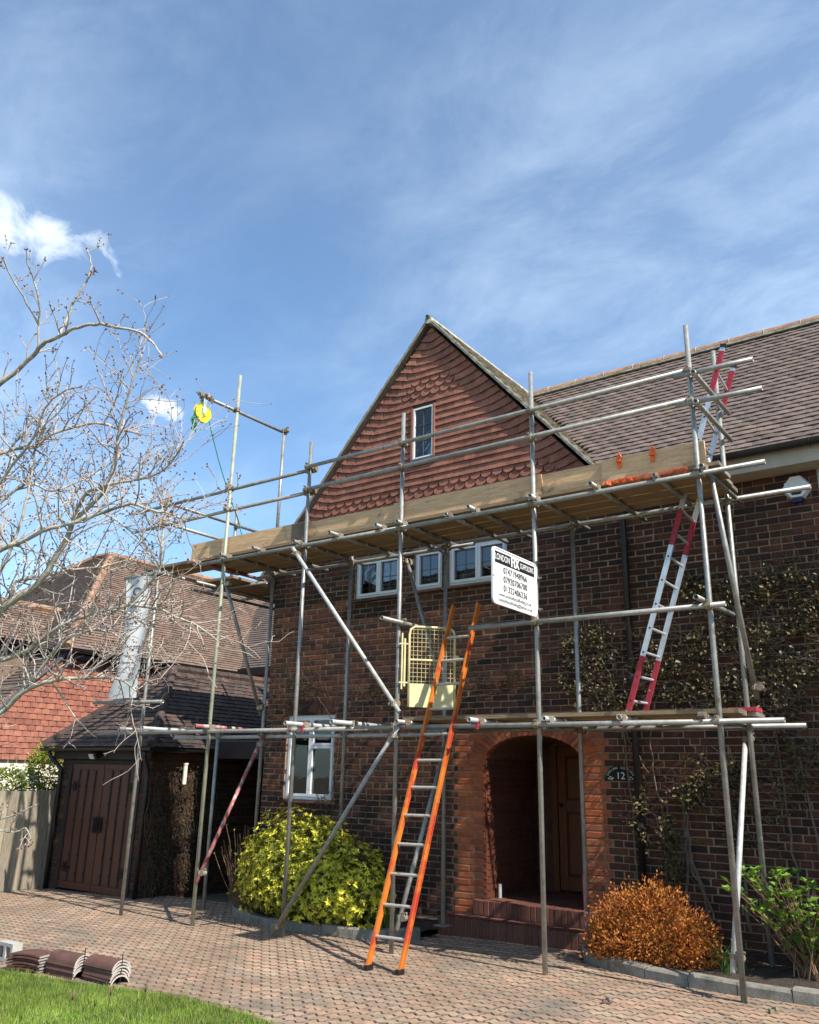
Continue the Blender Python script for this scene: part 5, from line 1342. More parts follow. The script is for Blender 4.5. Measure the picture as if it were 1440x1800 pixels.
# ---- aluminium ladder between the decks
al2 = thing('aluminium_ladder', 'silver aluminium ladder with red painted bands between the two decks', 'ladder', (-3.2, 8.3, 2.265))
A0 = [Vector((-3.25, 8.20, 2.268)), Vector((-3.195, 8.50, 2.268))]; A1 = [Vector((-1.995, 8.20, 5.965)), Vector((-1.985, 8.50, 5.86))]
for i in (0, 1):
    a, c = A0[i], A1[i]; d = (c-a).normalized(); sdv = Vector((0, 1, 0)); sdv = (sdv-d*sdv.dot(d)).normalized(); nv_ = d.cross(sdv); L_ = (c-a).length
    b = MB(); b.obox((a+c)/2, d, sdv, nv_, L_/2, .0115, .025); st = b.build('stile', m_alu, al2)
    for (t0, t1) in ((0.012, .155), (.45, .545), (.87, .985)):
        p0, p1 = a.lerp(c, t0), a.lerp(c, t1); q = MB(); q.obox((p0+p1)/2, d, sdv, nv_, (p1-p0).length/2, .0121, .0257); q.build('red_band', m_magenta, st)
    q = MB(); q.obox(a.lerp(c, .605), d, sdv, nv_, .035, .0124, .026); q.build('yellow_tape', m_pulley, st)
    q = MB(); q.obox(c, d, sdv, nv_, .02, .015, .030); q.build('end_cap', m_black, st)
    q = MB()
    for k in range(1, 16): p = a.lerp(c, (k*.248-.10)/L_); q.obox(p-sdv*(.0122 if i == 0 else -.0122), d, sdv, nv_, .009, .0012, .009)
    q.build('rung_rivets', m_black, st)
for k in range(1, 16):
    t0 = (k*.248-.10)/(A1[0]-A0[0]).length
    if t0 > .99: break
    b = MB(); b.path([A0[0].lerp(A1[0], t0), A0[1].lerp(A1[1], t0)], .014, 8); b.build('rung', m_alu, al2)

# ---- stacks of new half-round ridge tiles at the lawn edge
def ridge_stack(x, y, n, L, label, r=.094, rz=0., h=.0225):
    o = thing('ridge_tile_stack', label, 'roof tiles', (x, y, gz(x)), 'stacks of new ridge tiles')
    q = MB(); k = 12; th = .014
    V = []
    for s_ in (-1, 1):
        for rad in (r, r-th):
            for i in range(k+1):
                a = math.pi*(.06+.88*i/k); V.append((s_*L/2, -rad*math.cos(a), rad*math.sin(a)*.92-.02))
    m_ = k+1; F = []; 
    for i in range(k): F += [(i, i+1, 2*m_+i+1, 2*m_+i), (m_+i, 3*m_+i, 3*m_+i+1, m_+i+1)]
    F += [(0, 2*m_, 3*m_, m_), (k, m_+k, 3*m_+k, 2*m_+k)]
    q.add(V, F, 0)
    q.add(V, [f for i in range(k) for f in ((i, m_+i, m_+i+1, i+1), (2*m_+i, 2*m_+i+1, 3*m_+i+1, 3*m_+i))], 1)
    me = q.mesh('ridge_tile', [m_ridgestack, m_ridgeend]); rr = random.Random(int(abs(x)*100))
    for i in range(n):
        add_obj('ridge_tile', me, o, (x+rr.gauss(0, .004), y+rr.gauss(0, .004), gz(x)+.004+i*h), (0, GSLOPE, rz+rr.gauss(0, .012)))
    s_ = MB(); a_ = rz; ex = x+math.cos(a_)*(L/2+.001); ey = y+math.sin(a_)*(L/2+.001)
    s_.bar((ex, ey, gz(x)+.01), (ex, ey, gz(x)+.10+n*h), .008, .004, (1, 0, 0)); s_.build('strap', m_signk, o)
    return o
ridge_stack(-6.76, 5.05, 6, .42, 'rightmost stack of brown half-round ridge tiles on the drive by the lawn edge', rz=-.05)
ridge_stack(-7.22, 5.0, 6, .42, 'middle stack of brown half-round ridge tiles on the drive by the lawn edge', rz=-.03)
pt = thing('flat_tile_stack', 'low stack of flat brown roof tiles at the left edge beside the ridge tiles', 'roof tiles', (-7.62, 4.93, gz(-7.62)))
rr = random.Random(9)
for i in range(6):
    x, y = -7.68+rr.gauss(0, .006), 4.92+rr.gauss(0, .006); q = MB(); V = []
    for s_ in (0, 1):
        for j in range(7):
            t = j/6; V.append((-.19+.38*t, -.11, .016*math.sin(math.pi*t)+.014*s_)); V.append((-.19+.38*t, .11, .016*math.sin(math.pi*t)+.014*s_))
    F = []
    for j in range(6): F += [(2*j, 2*j+1, 2*j+3, 2*j+2), (14+2*j, 14+2*j+2, 14+2*j+3, 14+2*j+1), (2*j, 2*j+2, 14+2*j+2, 14+2*j), (2*j+1, 14+2*j+1, 14+2*j+3, 2*j+3)]
    q.add(V, F, 0); q.add(V, [(0, 14, 15, 1), (12, 13, 27, 26)], 1)
    add_obj('flat_tile', q.mesh('flat_tile', [m_ridgestack, m_ridgeend]), pt, (x, y, gz(x)+.006+i*.023), (0, GSLOPE, .25+rr.gauss(0, .02)))
cb_ = thing('concrete_block', 'pale hollow concrete block at the left edge behind the tile stacks', 'block', (-8.12, 5.06, gz(-8.1)))
b = MB(); X, Y_, Z_ = -8.22, 5.02, gz(-8.1)
V0 = [(-.11,0),(.11,0),(.11,.16),(-.11,.16)]
for (x0, x1, z0, z1) in ((-.13,.13,0,.03),(-.13,.13,.13,.16),(-.13,-.095,.03,.13),(-.018,.018,.03,.13),(.095,.13,.03,.13)): b.box(X+x0, X+x1, Y_-.05, Y_+.05, Z_+z0, Z_+z1)
b.build('block', m_block, cb_)
for (x, y) in ((-3.01, 6.87), (-1.90, 7.33)):
    q = MB(); rr = random.Random(int(x*100)); q.obox((x, y, gz(x)+.012), Vector((.8,.6,0)), Vector((-.6,.8,0)), Vector((0,0,1)), .035, .02, .011); q.obox((x+.012, y, gz(x)+.028), Vector((.9,-.4,.2)).normalized(), Vector((.4,.9,0)).normalized(), Vector((-.2,.1,.97)).normalized(), .018, .014, .010)
    tag(q.build('rubble', m_coupler), 'small dark lump of rubble on the drive %s' % ('near the middle' if x < -2.5 else 'at the right edge'), 'rubble')

# ================================================================== PLANTS
def leaf_mesh(name, P, D, N, L, W, m, fold=.25):
    """P base points, D leaf directions, N face normals, L lengths, W widths: each leaf is a folded lozenge"""
    n = len(P); D = D/np.linalg.norm(D, axis=1)[:,None]; S = np.cross(D, N); S /= (np.linalg.norm(S, axis=1)[:,None]+1e-9); N2 = np.cross(S, D)
    L = L[:,None]; W = W[:,None]
    V = np.empty((n, 6, 3)); V[:,0] = P; V[:,1] = P+D*L*.45+S*W*.5+N2*W*fold; V[:,2] = P+D*L; V[:,3] = P+D*L*.45-S*W*.5+N2*W*fold; V[:,4] = P+D*L*.45; V[:,5] = P+D*L*.02
    F = np.empty((n, 2, 4), dtype=int); base = np.arange(n)*6
    F[:,0] = np.stack([base, base+4, base+2, base+1], 1)[:, [0,3,2,1]]; F[:,1] = np.stack([base, base+3, base+2, base+4], 1)[:, [0,3,2,1]]
    return np_mesh(name, V.reshape(-1, 3), F.reshape(-1, 4), m)
def unit(n): 
    v = RNG.normal(size=(n, 3)); return v/np.linalg.norm(v, axis=1)[:,None]
def place(name, me, parent, world):
    """mesh given in world coordinates"""
    o = add_obj(name, me, parent, (0, 0, 0)); return o
def stem_paths(b, base, n, spread, h, rad, seed, curve=.2, flat=1.):
    rr = random.Random(seed); tips = []
    for i in range(n):
        a = rr.uniform(0, 2*math.pi); s_ = spread*math.sqrt(rr.random()); p = Vector(base)+Vector((rr.gauss(0, .05), rr.gauss(0, .04), 0)); hh = h*rr.uniform(.6, 1.05)
        P = [p]; 
        for k in range(1, 6):
            t = k/5; P.append(Vector((p.x+math.cos(a)*s_*t**(1+curve)+rr.gauss(0, .012), p.y+math.sin(a)*s_*flat*t**(1+curve)+rr.gauss(0, .012), p.z+hh*t)))
        b.path(P, [rad*(1-.13*k) for k in range(6)], 5); tips.append(P)
    return tips

def lobes(LOB, n, rough, inner=.55):
    """leaf positions over a mass of overlapping mounds"""
    w = LOB[:,3]*LOB[:,5]; k = RNG.choice(len(LOB), n, p=w/w.sum()); d = unit(n); c = LOB[k,:3]; r = LOB[k,3:]
    lump = 1+.12*np.sin(d[:,0]*6+k*2.1)*np.sin(d[:,2]*6+k)+.08*np.sin(d[:,0]*17+d[:,2]*13)+RNG.normal(0, rough, n)+np.abs(RNG.normal(0, .16, n))*(RNG.random(n) < .10)
    depth = np.where(RNG.random(n) < .66, RNG.uniform(.90, 1.02, n), RNG.uniform(inner, .92, n)); P = c+d*r*(lump*depth)[:,None]
    q = ((P[:,None,:]-LOB[None,:,:3])/LOB[None,:,3:])**2; inside = (q.sum(2) < .55).sum(1) > 1      # hidden deep inside another mound
    ok = ~inside & (P[:,2] > .06); return P[ok], d[ok], depth[ok]
# ---- golden evergreen shrub (whorled leaves)
def whorl_shrub():
    o = thing('golden_shrub', 'large rounded golden-yellow evergreen shrub under the lower window', 'shrub', (-7.34, 8.3, gz(-7.4)+.07))
    LOB = np.array([(-7.62,8.20,.56,.60,.44,.62),(-6.82,8.26,.42,.50,.42,.48),(-7.18,8.08,.34,.72,.34,.40),(-8.02,8.26,.46,.38,.40,.52),(-7.25,8.28,.62,.45,.36,.50),(-6.50,8.22,.28,.32,.32,.32)])
    P, d, depth = lobes(LOB, 7400, .07); n = len(P)
    ny = 5
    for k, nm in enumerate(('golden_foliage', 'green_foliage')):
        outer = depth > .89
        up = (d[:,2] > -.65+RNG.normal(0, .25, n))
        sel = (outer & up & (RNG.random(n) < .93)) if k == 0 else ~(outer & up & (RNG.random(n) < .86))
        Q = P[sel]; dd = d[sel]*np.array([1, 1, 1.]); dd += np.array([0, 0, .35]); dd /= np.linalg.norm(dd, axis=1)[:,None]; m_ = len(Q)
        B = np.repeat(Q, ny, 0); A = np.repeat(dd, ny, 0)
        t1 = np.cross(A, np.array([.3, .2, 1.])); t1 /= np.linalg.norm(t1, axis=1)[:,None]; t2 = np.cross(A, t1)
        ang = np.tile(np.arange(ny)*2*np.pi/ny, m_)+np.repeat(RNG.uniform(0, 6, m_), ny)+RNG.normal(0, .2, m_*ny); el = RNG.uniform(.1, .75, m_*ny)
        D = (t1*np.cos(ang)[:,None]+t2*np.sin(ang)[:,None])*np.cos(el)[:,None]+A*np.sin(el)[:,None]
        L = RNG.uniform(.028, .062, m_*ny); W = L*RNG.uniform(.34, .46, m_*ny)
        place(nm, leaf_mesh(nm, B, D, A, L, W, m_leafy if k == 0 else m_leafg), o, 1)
    b = MB(); stem_paths(b, (-7.35, 8.3, .05), 26, .9, .85, .012, 5, .1, .5); b.build('stems', m_stem, o)
whorl_shrub()
# ---- bare twiggy shrub at its left
def twiggy():
    o = thing('twiggy_shrub', 'sparse bare twiggy shrub against the left side of the golden shrub', 'shrub', (-8.75, 8.45, gz(-8.7)))
    b = MB(); tips = stem_paths(b, (-8.72, 8.45, gz(-8.7)), 46, .42, 1.05, .006, 8, .2, .6); b.build('stems', m_stem, o)
    P = []; 
    for t in tips:
        for p in t[2:]:
            if random.random() < .5: P.append(p)
    P = np.array([list(p) for p in P]); n = len(P); D = unit(n)+np.array([0,0,.4]); place('leaves', leaf_mesh('leaves', P, D, unit(n), RNG.uniform(.02,.04,n), RNG.uniform(.012,.02,n), m_leafg), o, 1)
twiggy()
# ---- orange spring-leaf shrub
def orange_shrub():
    o = thing('orange_shrub', 'low mounded shrub with copper-orange spring leaves in the right-hand bed', 'shrub', (-3.2, 8.35, gz(-3.2)+.07))
    b = MB(); tips = stem_paths(b, (-3.2, 8.36, .08), 70, .46, .46, .0045, 12, .05, .6); b.build('stems', m_stem, o)
    LOB = np.array([(-3.44,8.36,.30,.30,.28,.33),(-3.12,8.32,.36,.32,.30,.36),(-2.84,8.32,.24,.26,.26,.28),(-3.20,8.16,.20,.46,.22,.20),(-3.58,8.30,.20,.20,.22,.22),(-2.70,8.26,.16,.16,.2,.16)])
    P, d, depth = lobes(LOB, 15000, .09, .62); n = len(P); D = unit(n)*.8+d+np.array([0,0,.4])
    place('foliage', leaf_mesh('foliage', P, D, unit(n)+np.array([0,0,.6]), RNG.uniform(.022,.044,n), RNG.uniform(.012,.022,n), m_leafo), o, 1)
orange_shrub()
# ---- budding plant at the right edge
def cane_plant():
    o = thing('budding_hydrangea', 'shrub of upright brown canes with bright green spring leaves at the right edge', 'shrub', (-1.80, 8.28, gz(-1.75)+.07))
    b = MB(); tips = stem_paths(b, (-1.80, 8.28, .09), 95, .66, .80, .0065, 31, .25, .55); b.build('canes', m_stem, o)
    rr = random.Random(2); B = []; D = []; L = []
    for t in tips:
        for p, w in ((t[-1], 7), (t[4], 4), (t[3], 4), (t[2], 3)):
            if rr.random() < .85:
                s_ = rr.uniform(.05, .09)
                for k in range(w):
                    a = rr.uniform(0, 6.28); B.append(list(p)); D.append([math.cos(a), math.sin(a), rr.uniform(.2, 1.0)]); L.append(s_*rr.uniform(.7, 1.2))
    B = np.array(B); n = len(B); L = np.array(L); place('leaves', leaf_mesh('leaves', B, np.array(D), unit(n)*.4+np.array([0,0,1.]), L, L*.62, m_leafb), o, 1)
cane_plant()
# ---- climbers on the wall
def climber(name, label, stems, clumps, base, leaf=(.028, .055), dens=1.0, lm=m_leafd, depth=.16, sr=.012, thin=1.):
    o = thing(name, label, 'climber', (base[0], YW-.05, base[1]))
    rr = random.Random(len(label))
    for s_ in stems:
        b = MB()
        P = [Vector((x, YW-.03-rr.uniform(0, .03), z)) for x, z in s_]; Q = []
        for a, c in zip(P, P[1:]):
            for k in range(5): Q.append(a.lerp(c, k/5)+Vector((rr.gauss(0, .012), -abs(rr.gauss(0, .008)), rr.gauss(0, .010))))
        Q.append(P[-1]); b.path(Q, [sr*(1-.6*i/len(Q)) for i in range(len(Q))], 6); b.build('stem', m_vine if lm is not m_ivy else m_ivy, o)
    b = MB()
    for (x, z, rx, rz, k) in clumps:     # fine shoots
        for i in range(int(26*rx/.3)):
            p = Vector((x+rr.gauss(0, rx*.4), YW-.03, z+rr.gauss(0, rz*.4))); a = rr.uniform(-.6, 3.6); Q = [p]
            for j in range(4): Q.append(Q[-1]+Vector((math.cos(a)*.07+rr.gauss(0, .02), -rr.uniform(.005, .045), math.sin(a)*.07+rr.gauss(0, .02))))
            b.path(Q, [.004, .0035, .003, .0025, .002], 4)
    stuff(b.build('shoots', m_vine if lm is not m_ivy else m_ivy, o))
    B = []
    for (x, z, rx, rz, k) in clumps:
        n = int(k*dens); q = RNG.normal(0, .42, (n, 2))
        # cluster leaves in tufts
        tuft = RNG.normal(0, .42, (max(3, n//9), 2)); pick = tuft[RNG.integers(0, len(tuft), n)]; q = pick+RNG.normal(0, .07, (n, 2))
        yy = YW-.02-np.abs(RNG.normal(0, depth*.55, n))
        B.append(np.stack([x+q[:,0]*rx, yy, z+q[:,1]*rz], 1))
    B = np.concatenate(B); n = len(B); D = unit(n)+np.array([0, -.5, -.1]); N = unit(n)+np.array([.5, -.6, .7])
    L = RNG.uniform(leaf[0], leaf[1], n); place('leaves', leaf_mesh('leaves', B, D, N, L, L*RNG.uniform(.5, .7, n), lm), o, 1)
climber('climbing_rose', 'dense olive-leaved climbing rose on the wall above the lower deck at right', [[(-2.85,.45),(-3.02,.86),(-3.28,1.34),(-3.39,1.9),(-3.30,2.45),(-3.0,2.9)],[(-2.21,2.3),(-2.21,2.68),(-2.11,3.43),(-2.05,3.79)],[(-2.1,2.2),(-1.92,2.39),(-1.73,2.66),(-1.3,2.95)],[(-3.03,2.57),(-2.76,2.3)],[(-2.0,.4),(-2.05,1.2),(-2.1,2.3)],[(-2.2,3.0),(-1.8,3.12),(-1.3,3.2)]],
    [(-2.75,3.62,.30,.25,330),(-2.30,3.45,.34,.32,420),(-1.95,3.6,.32,.28,380),(-1.55,3.55,.30,.30,300),(-2.66,3.1,.35,.32,380),(-2.17,3.0,.40,.35,420),(-1.75,3.2,.35,.35,330),(-2.9,2.65,.32,.32,380),(-2.44,2.52,.38,.32,380),(-1.98,2.65,.4,.35,360),(-1.55,2.8,.4,.4,330),(-1.86,2.39,.4,.3,240),(-.9,3.1,.7,.6,500)], (-2.4, .2), dens=1.0, sr=.014)
climber('climbing_rose', 'smaller olive climber beside the downpipe between porch and silver ladder', [[(-3.60,.4),(-3.62,1.4),(-3.66,2.2),(-3.8,2.8),(-4.0,3.2)],[(-3.63,2.14),(-3.4,1.73)],[(-3.9,2.4),(-4.1,2.9),(-4.15,3.3)]],
    [(-3.95,3.15,.34,.28,260),(-4.0,2.72,.34,.34,360),(-3.72,2.5,.28,.25,240),(-4.2,3.1,.22,.2,80),(-3.2,2.9,.3,.35,240)], (-3.6, .2), dens=1.4)
climber('climbing_shrub', 'leafy climber on the dark wall below the lower deck at right', [[(-2.85,.3),(-3.0,.9),(-3.06,1.4),(-2.95,1.7)],[(-3.08,.3),(-3.06,.97),(-3.06,1.4)],[(-2.5,.3),(-2.52,1.0),(-2.6,1.7)],[(-1.6,.3),(-1.8,1.0),(-1.9,1.9)]],
    [(-2.72,1.70,.30,.22,330),(-2.96,1.50,.25,.2,260),(-2.52,1.60,.25,.25,200),(-3.22,1.12,.12,.3,200),(-3.18,.82,.16,.25,200),(-2.5,1.22,.2,.3,110),(-1.95,2.0,.4,.22,200),(-1.8,1.7,.4,.3,170),(-2.16,1.5,.3,.25,110),(-3.5,1.3,.12,.5,130)], (-2.9, .2), dens=1.2, sr=.018)
climber('dry_creeper', 'dry leafless creeper stems on the brick around the lower window', [[(-7.75,.4),(-7.78,1.2),(-7.72,2.3),(-7.2,2.75),(-6.4,2.85)],[(-7.7,2.2),(-8.2,2.75),(-8.9,2.9)],[(-7.3,.5),(-7.2,1.2),(-7.25,1.8)],[(-7.6,.8),(-7.9,1.3),(-8.05,1.6)],[(-6.0,.4),(-6.1,1.2),(-5.95,2.2),(-5.3,2.75),(-4.6,2.8)]],
    [(-7.2,2.7,.5,.14,120),(-8.4,2.82,.5,.14,110),(-7.9,1.2,.3,.3,40),(-5.1,2.72,.5,.16,130),(-6.0,1.3,.12,.7,50),(-8.9,2.4,.2,.5,60)], (-7.7, .2), leaf=(.015, .03), lm=m_ivy, depth=.08, sr=.007)
def dry_ivy():
    o = thing('dry_ivy', 'mass of dry brown ivy covering the garage side wall by the dark passage', 'ivy', (GX1, 9.2, gz(-11)))
    b = MB(); rr = random.Random(77)
    for i in range(26):
        y = rr.uniform(8.78, 9.9); P = [Vector((GX1+.02, y, gz(-11)))]
        for k in range(9): P.append(P[-1]+Vector((rr.uniform(-.005,.012), rr.gauss(0, .05), .19)))
        b.path(P, [.010*(1-.07*k) for k in range(10)], 5)
    for i in range(420):
        y = rr.uniform(8.75, 10.0); z = rr.uniform(.1, 1.7); p = Vector((GX1+rr.uniform(.01,.12), y, z)); a = rr.uniform(-2.2, -.9)
        b.path([p, p+Vector((.03, math.cos(a)*.1, math.sin(a)*.1)), p+Vector((.05, math.cos(a)*.16, math.sin(a)*.22))], [.003,.0025,.002], 4)
    b.build('stems', m_ivy, o)
    n = 5200; B = np.stack([GX1+.01+np.abs(RNG.normal(0, .06, n)), RNG.uniform(8.74, 10.1, n), RNG.uniform(-.05, 1.75, n)], 1)
    k = RNG.random(n) < (.35+.65*np.sin(B[:,1]*5+B[:,2]*2)**2); B = B[k]; n = len(B)
    place('leaves', leaf_mesh('leaves', B, unit(n)+np.array([.3,0,-.6]), unit(n)+np.array([.8,0,.2]), RNG.uniform(.025,.05,n), RNG.uniform(.018,.03,n), m_ivy), o, 1)
dry_ivy()
# ---- hedge behind the fence
def hedge():
    for (c, r, n, lab, bl) in (((-14.25, 8.95, 1.62), (.30, .42, .46), 2600, 'rounded yellow-green shrub rising above the fence by the garage', 0), ((-14.3, 8.15, 1.42), (.3, .62, .22), 2000, 'clipped low green hedge with white blossom behind the fence', 500), ((-14.3, 6.9, 1.42), (.3, .7, .22), 1200, 'clipped green hedge further along behind the fence', 200)):
        o = thing('hedge_shrub', lab, 'hedge', (c[0], c[1], gz(-14))); c = np.array(c); r = np.array(r); d = unit(n); lump = 1+.12*np.sin(d[:,0]*8+d[:,1]*7)+RNG.normal(0, .07, n)
        P = c+d*r*(lump*RNG.uniform(.6, 1.03, n))[:,None]; D = unit(n)+d
        place('foliage', leaf_mesh('foliage', P, D, unit(n)+np.array([.5,-.2,.8]), RNG.uniform(.04,.07,n), RNG.uniform(.025,.04,n), m_hedge), o, 1)
        if bl:
            d = unit(bl); P = c+d*r*1.03; place('blossom', leaf_mesh('blossom', P, unit(bl)+d, unit(bl)+d, RNG.uniform(.03,.05,bl), RNG.uniform(.025,.04,bl), m_blossom), o, 1)
        b = MB(); stem_paths(b, (c[0], c[1], gz(-14)), 9, .25, c[2]+.1, .015, 3, .1, 1.); b.build('stems', m_stem, o)
hedge()
# ---- daffodils
def daffodil(x, y, z, label, nl, flowers, seed):
    o = thing('daffodil_clump', label, 'daffodils', (x, y, z)); rr = random.Random(seed); b = MB()
    for i in range(nl):
        a = rr.uniform(0, 6.28); L = rr.uniform(.22, .40); w = .006; P = Vector((x+rr.gauss(0, .05), y+rr.gauss(0, .05), z)); sdv = Vector((-math.sin(a), math.cos(a), 0)); V = []
        for k in range(7):
            t = k/6; q = P+Vector((math.cos(a)*L*.55*t**2, math.sin(a)*L*.55*t**2, L*(t-.45*t**3*rr.uniform(.6, 1.3)))); ww = w*(1-.8*t**3); V += [q-sdv*ww, q+sdv*ww]
        b.add(V, [(2*k, 2*k+1, 2*k+3, 2*k+2) for k in range(6)])
    b.build('leaves', m_strap, o)
    for (dx, dy, h) in flowers:
        f = Vector((x+dx, y+dy, z+h)); q = MB(); q.path([(x+dx*.5, y+dy*.5, z), (x+dx, y+dy, z+h*.7), f], .004, 5); q.build('stalk', m_strap, o)
        q = MB(); fd = Vector((rr.uniform(.2, .6), -.8, .1)).normalized(); u = fd.orthogonal().normalized(); w_ = fd.cross(u)
        for k in range(6):
            a = math.pi*2*k/6; e = u*math.cos(a)+w_*math.sin(a); s_ = fd.cross(e); q.add([f, f+e*.022+s_*.013, f+e*.042+fd*.005, f+e*.022-s_*.013], [(0,1,2,3)])
        q.path([f, f+fd*.03], [.010, .016], 8, cap=False); q.build('flower', m_daff, o)
daffodil(-6.18, 8.25, .02, 'clump of yellow daffodils at the right foot of the golden shrub', 46, [(-.1,-.05,.28),(.02,.03,.33),(.10,-.04,.36),(-.04,-.12,.30)], 3)
daffodil(-2.42, 8.10, .10, 'daffodil clump with one yellow flower between orange shrub and right-hand post', 44, [(.07,-.03,.27)], 5)
# ---- bud stems at the bottom edge of the lawn
for i, (x, y) in enumerate(((-5.77,4.05),(-5.64,4.14),(-5.56,4.20),(-5.41,4.32),(-5.36,4.34))):
    o = thing('budding_plant', 'upright budding stem in the foreground grass, %s from the left' % ('first','second','third','fourth','fifth')[i], 'plant', (x, y, gz(x)), 'budding stems in the foreground grass')
    b = MB(); h = (.17,.13,.20,.16,.22)[i]; b.path([(x, y, gz(x)), (x+.004, y, gz(x)+h*.6), (x+.014, y-.003, gz(x)+h)], [.004,.0035,.003], 6); b.build('stalk', m_strap, o)
    b = MB(); b.path([(x+.013, y-.003, gz(x)+h-.015), (x+.017, y-.003, gz(x)+h+.008), (x+.022, y-.004, gz(x)+h+.05)], [.004,.010,.002], 7); b.build('bud', m_bud if i % 2 == 0 else m_hedge, o, True)

# ---- bare tree at the left
LIMBS=[
 (.045,.007,[(-7.08,2.85,4.07),(-6.63,2.98,4.41),(-6.32,3.06,4.59),(-6.06,3.12,4.75),(-5.90,3.13,4.85),(-5.75,3.16,4.88),(-5.59,3.19,4.92),(-5.40,3.25,4.93),(-5.22,3.33,4.88),(-5.04,3.42,4.82),(-4.93,3.46,4.72),(-4.85,3.49,4.60)]),
 (.02,.006,[(-5.75,3.16,4.88),(-5.79,3.24,5.10),(-5.74,3.25,5.26),(-5.67,3.28,5.41),(-5.64,3.29,5.56),(-5.67,3.25,5.70)]),
 (.016,.005,[(-5.95,3.13,4.83),(-5.97,3.11,5.04),(-5.90,3.06,5.15),(-5.87,2.98,5.30),(-5.85,2.89,5.41),(-5.81,2.83,5.51)]),
 (.012,.005,[(-5.97,3.11,5.04),(-5.98,2.95,5.22),(-5.95,2.80,5.34),(-5.88,2.70,5.39)]),
 (.035,.01,[(-7.21,2.93,3.97),(-6.90,3.18,4.06),(-6.70,3.35,4.17),(-6.62,3.45,4.23),(-6.53,3.56,4.27),(-6.43,3.65,4.40),(-6.18,3.86,4.51),(-6.06,4.02,4.48),(-5.99,4.14,4.47)]),
 (.06,.006,[(-7.30,3.25,2.20),(-7.14,3.33,2.38),(-6.85,3.41,2.64),(-6.58,3.51,2.83),(-6.50,3.52,2.89),(-6.27,3.60,3.04),(-6.12,3.62,3.20),(-5.97,3.63,3.41),(-5.89,3.61,3.51),(-5.71,3.66,3.66),(-5.57,3.67,3.81),(-5.48,3.64,3.99),(-5.42,3.59,4.16),(-5.32,3.56,4.36),(-5.22,3.53,4.55),(-5.13,3.51,4.71)]),
 (.04,.007,[(-7.22,3.05,3.02),(-6.89,2.99,3.08),(-6.52,3.15,3.15),(-6.23,3.25,3.24),(-6.06,3.28,3.28),(-5.78,3.37,3.38),(-5.54,3.45,3.42),(-5.30,3.52,3.48),(-5.11,3.57,3.51),(-4.98,3.61,3.46),(-4.80,3.69,3.41),(-4.66,3.73,3.35)]),
 (.038,.006,[(-7.33,3.25,2.15),(-7.12,3.26,2.28),(-6.77,3.42,2.39),(-6.50,3.53,2.45),(-6.32,3.59,2.50),(-6.18,3.62,2.56),(-6.00,3.65,2.67),(-5.80,3.71,2.75),(-5.57,3.80,2.81),(-5.40,3.87,2.84),(-5.19,3.97,2.81),(-5.07,4.03,2.75),(-4.91,4.12,2.68),(-4.77,4.22,2.56)]),
 (.015,.005,[(-5.57,3.80,2.81),(-5.39,3.87,2.77),(-5.26,3.95,2.66),(-5.23,3.95,2.55),(-5.18,3.97,2.41)]),
 (.042,.006,[(-7.42,3.36,1.60),(-7.11,3.35,1.72),(-6.74,3.49,1.89),(-6.44,3.57,2.05),(-6.21,3.60,2.20),(-6.06,3.63,2.26),(-5.85,3.69,2.29),(-5.65,3.76,2.30),(-5.47,3.82,2.30),(-5.33,3.87,2.26),(-5.23,3.89,2.20)]),
 (.022,.006,[(-6.28,3.60,2.16),(-6.08,3.65,2.40),(-5.88,3.66,2.56),(-5.70,3.70,2.63),(-5.56,3.73,2.65),(-5.41,3.80,2.60),(-5.29,3.85,2.50)]),
 (.03,.008,[(-7.31,3.26,2.47),(-6.99,3.58,2.89),(-6.84,3.71,3.02),(-6.83,3.74,3.16),(-6.66,3.91,3.23),(-6.50,4.07,3.30),(-6.37,4.23,3.33),(-6.17,4.41,3.43)]),
 (.018,.006,[(-5.43,3.87,2.84),(-5.29,3.91,2.97),(-5.18,3.92,3.08),(-5.12,3.89,3.21),(-5.09,3.82,3.37),(-5.02,3.78,3.53)]),
 (.028,.007,[(-7.20,3.05,3.25),(-7.08,3.36,3.62),(-6.88,3.51,3.81),(-6.71,3.63,3.99),(-6.61,3.80,3.95),(-6.49,3.93,4.03),(-6.36,4.05,4.15),(-6.20,4.18,4.32)]),
 (.025,.006,[(-5.89,3.61,3.51),(-5.72,3.57,3.69),(-5.54,3.59,3.73),(-5.29,3.66,3.75),(-5.08,3.71,3.77),(-4.91,3.72,3.83),(-4.75,3.69,3.95)]),
 (.032,.006,[(-7.28,3.20,2.40),(-7.14,3.38,2.61),(-6.83,3.52,3.03),(-6.68,3.57,3.41),(-6.62,3.59,3.70),(-6.58,3.59,4.00),(-6.58,3.58,4.26),(-6.56,3.58,4.52)]),
 (.03,.006,[(-7.22,3.10,2.95),(-7.12,3.17,3.19),(-6.69,3.25,3.62),(-6.36,3.29,3.96),(-6.13,3.31,4.17),(-5.98,3.28,4.37),(-5.80,3.30,4.48),(-5.64,3.35,4.50)]),
 (.014,.005,[(-7.45,3.38,1.5),(-6.83,3.28,1.43),(-6.54,3.50,1.28),(-6.31,3.64,1.21),(-6.19,3.68,1.20),(-6.08,3.70,1.23),(-6.01,3.71,1.17)]),
 (.012,.005,[(-7.45,3.38,1.52),(-6.83,3.27,1.47),(-6.54,3.50,1.24),(-6.28,3.61,1.29),(-6.08,3.66,1.35),(-5.94,3.68,1.40)]),
]
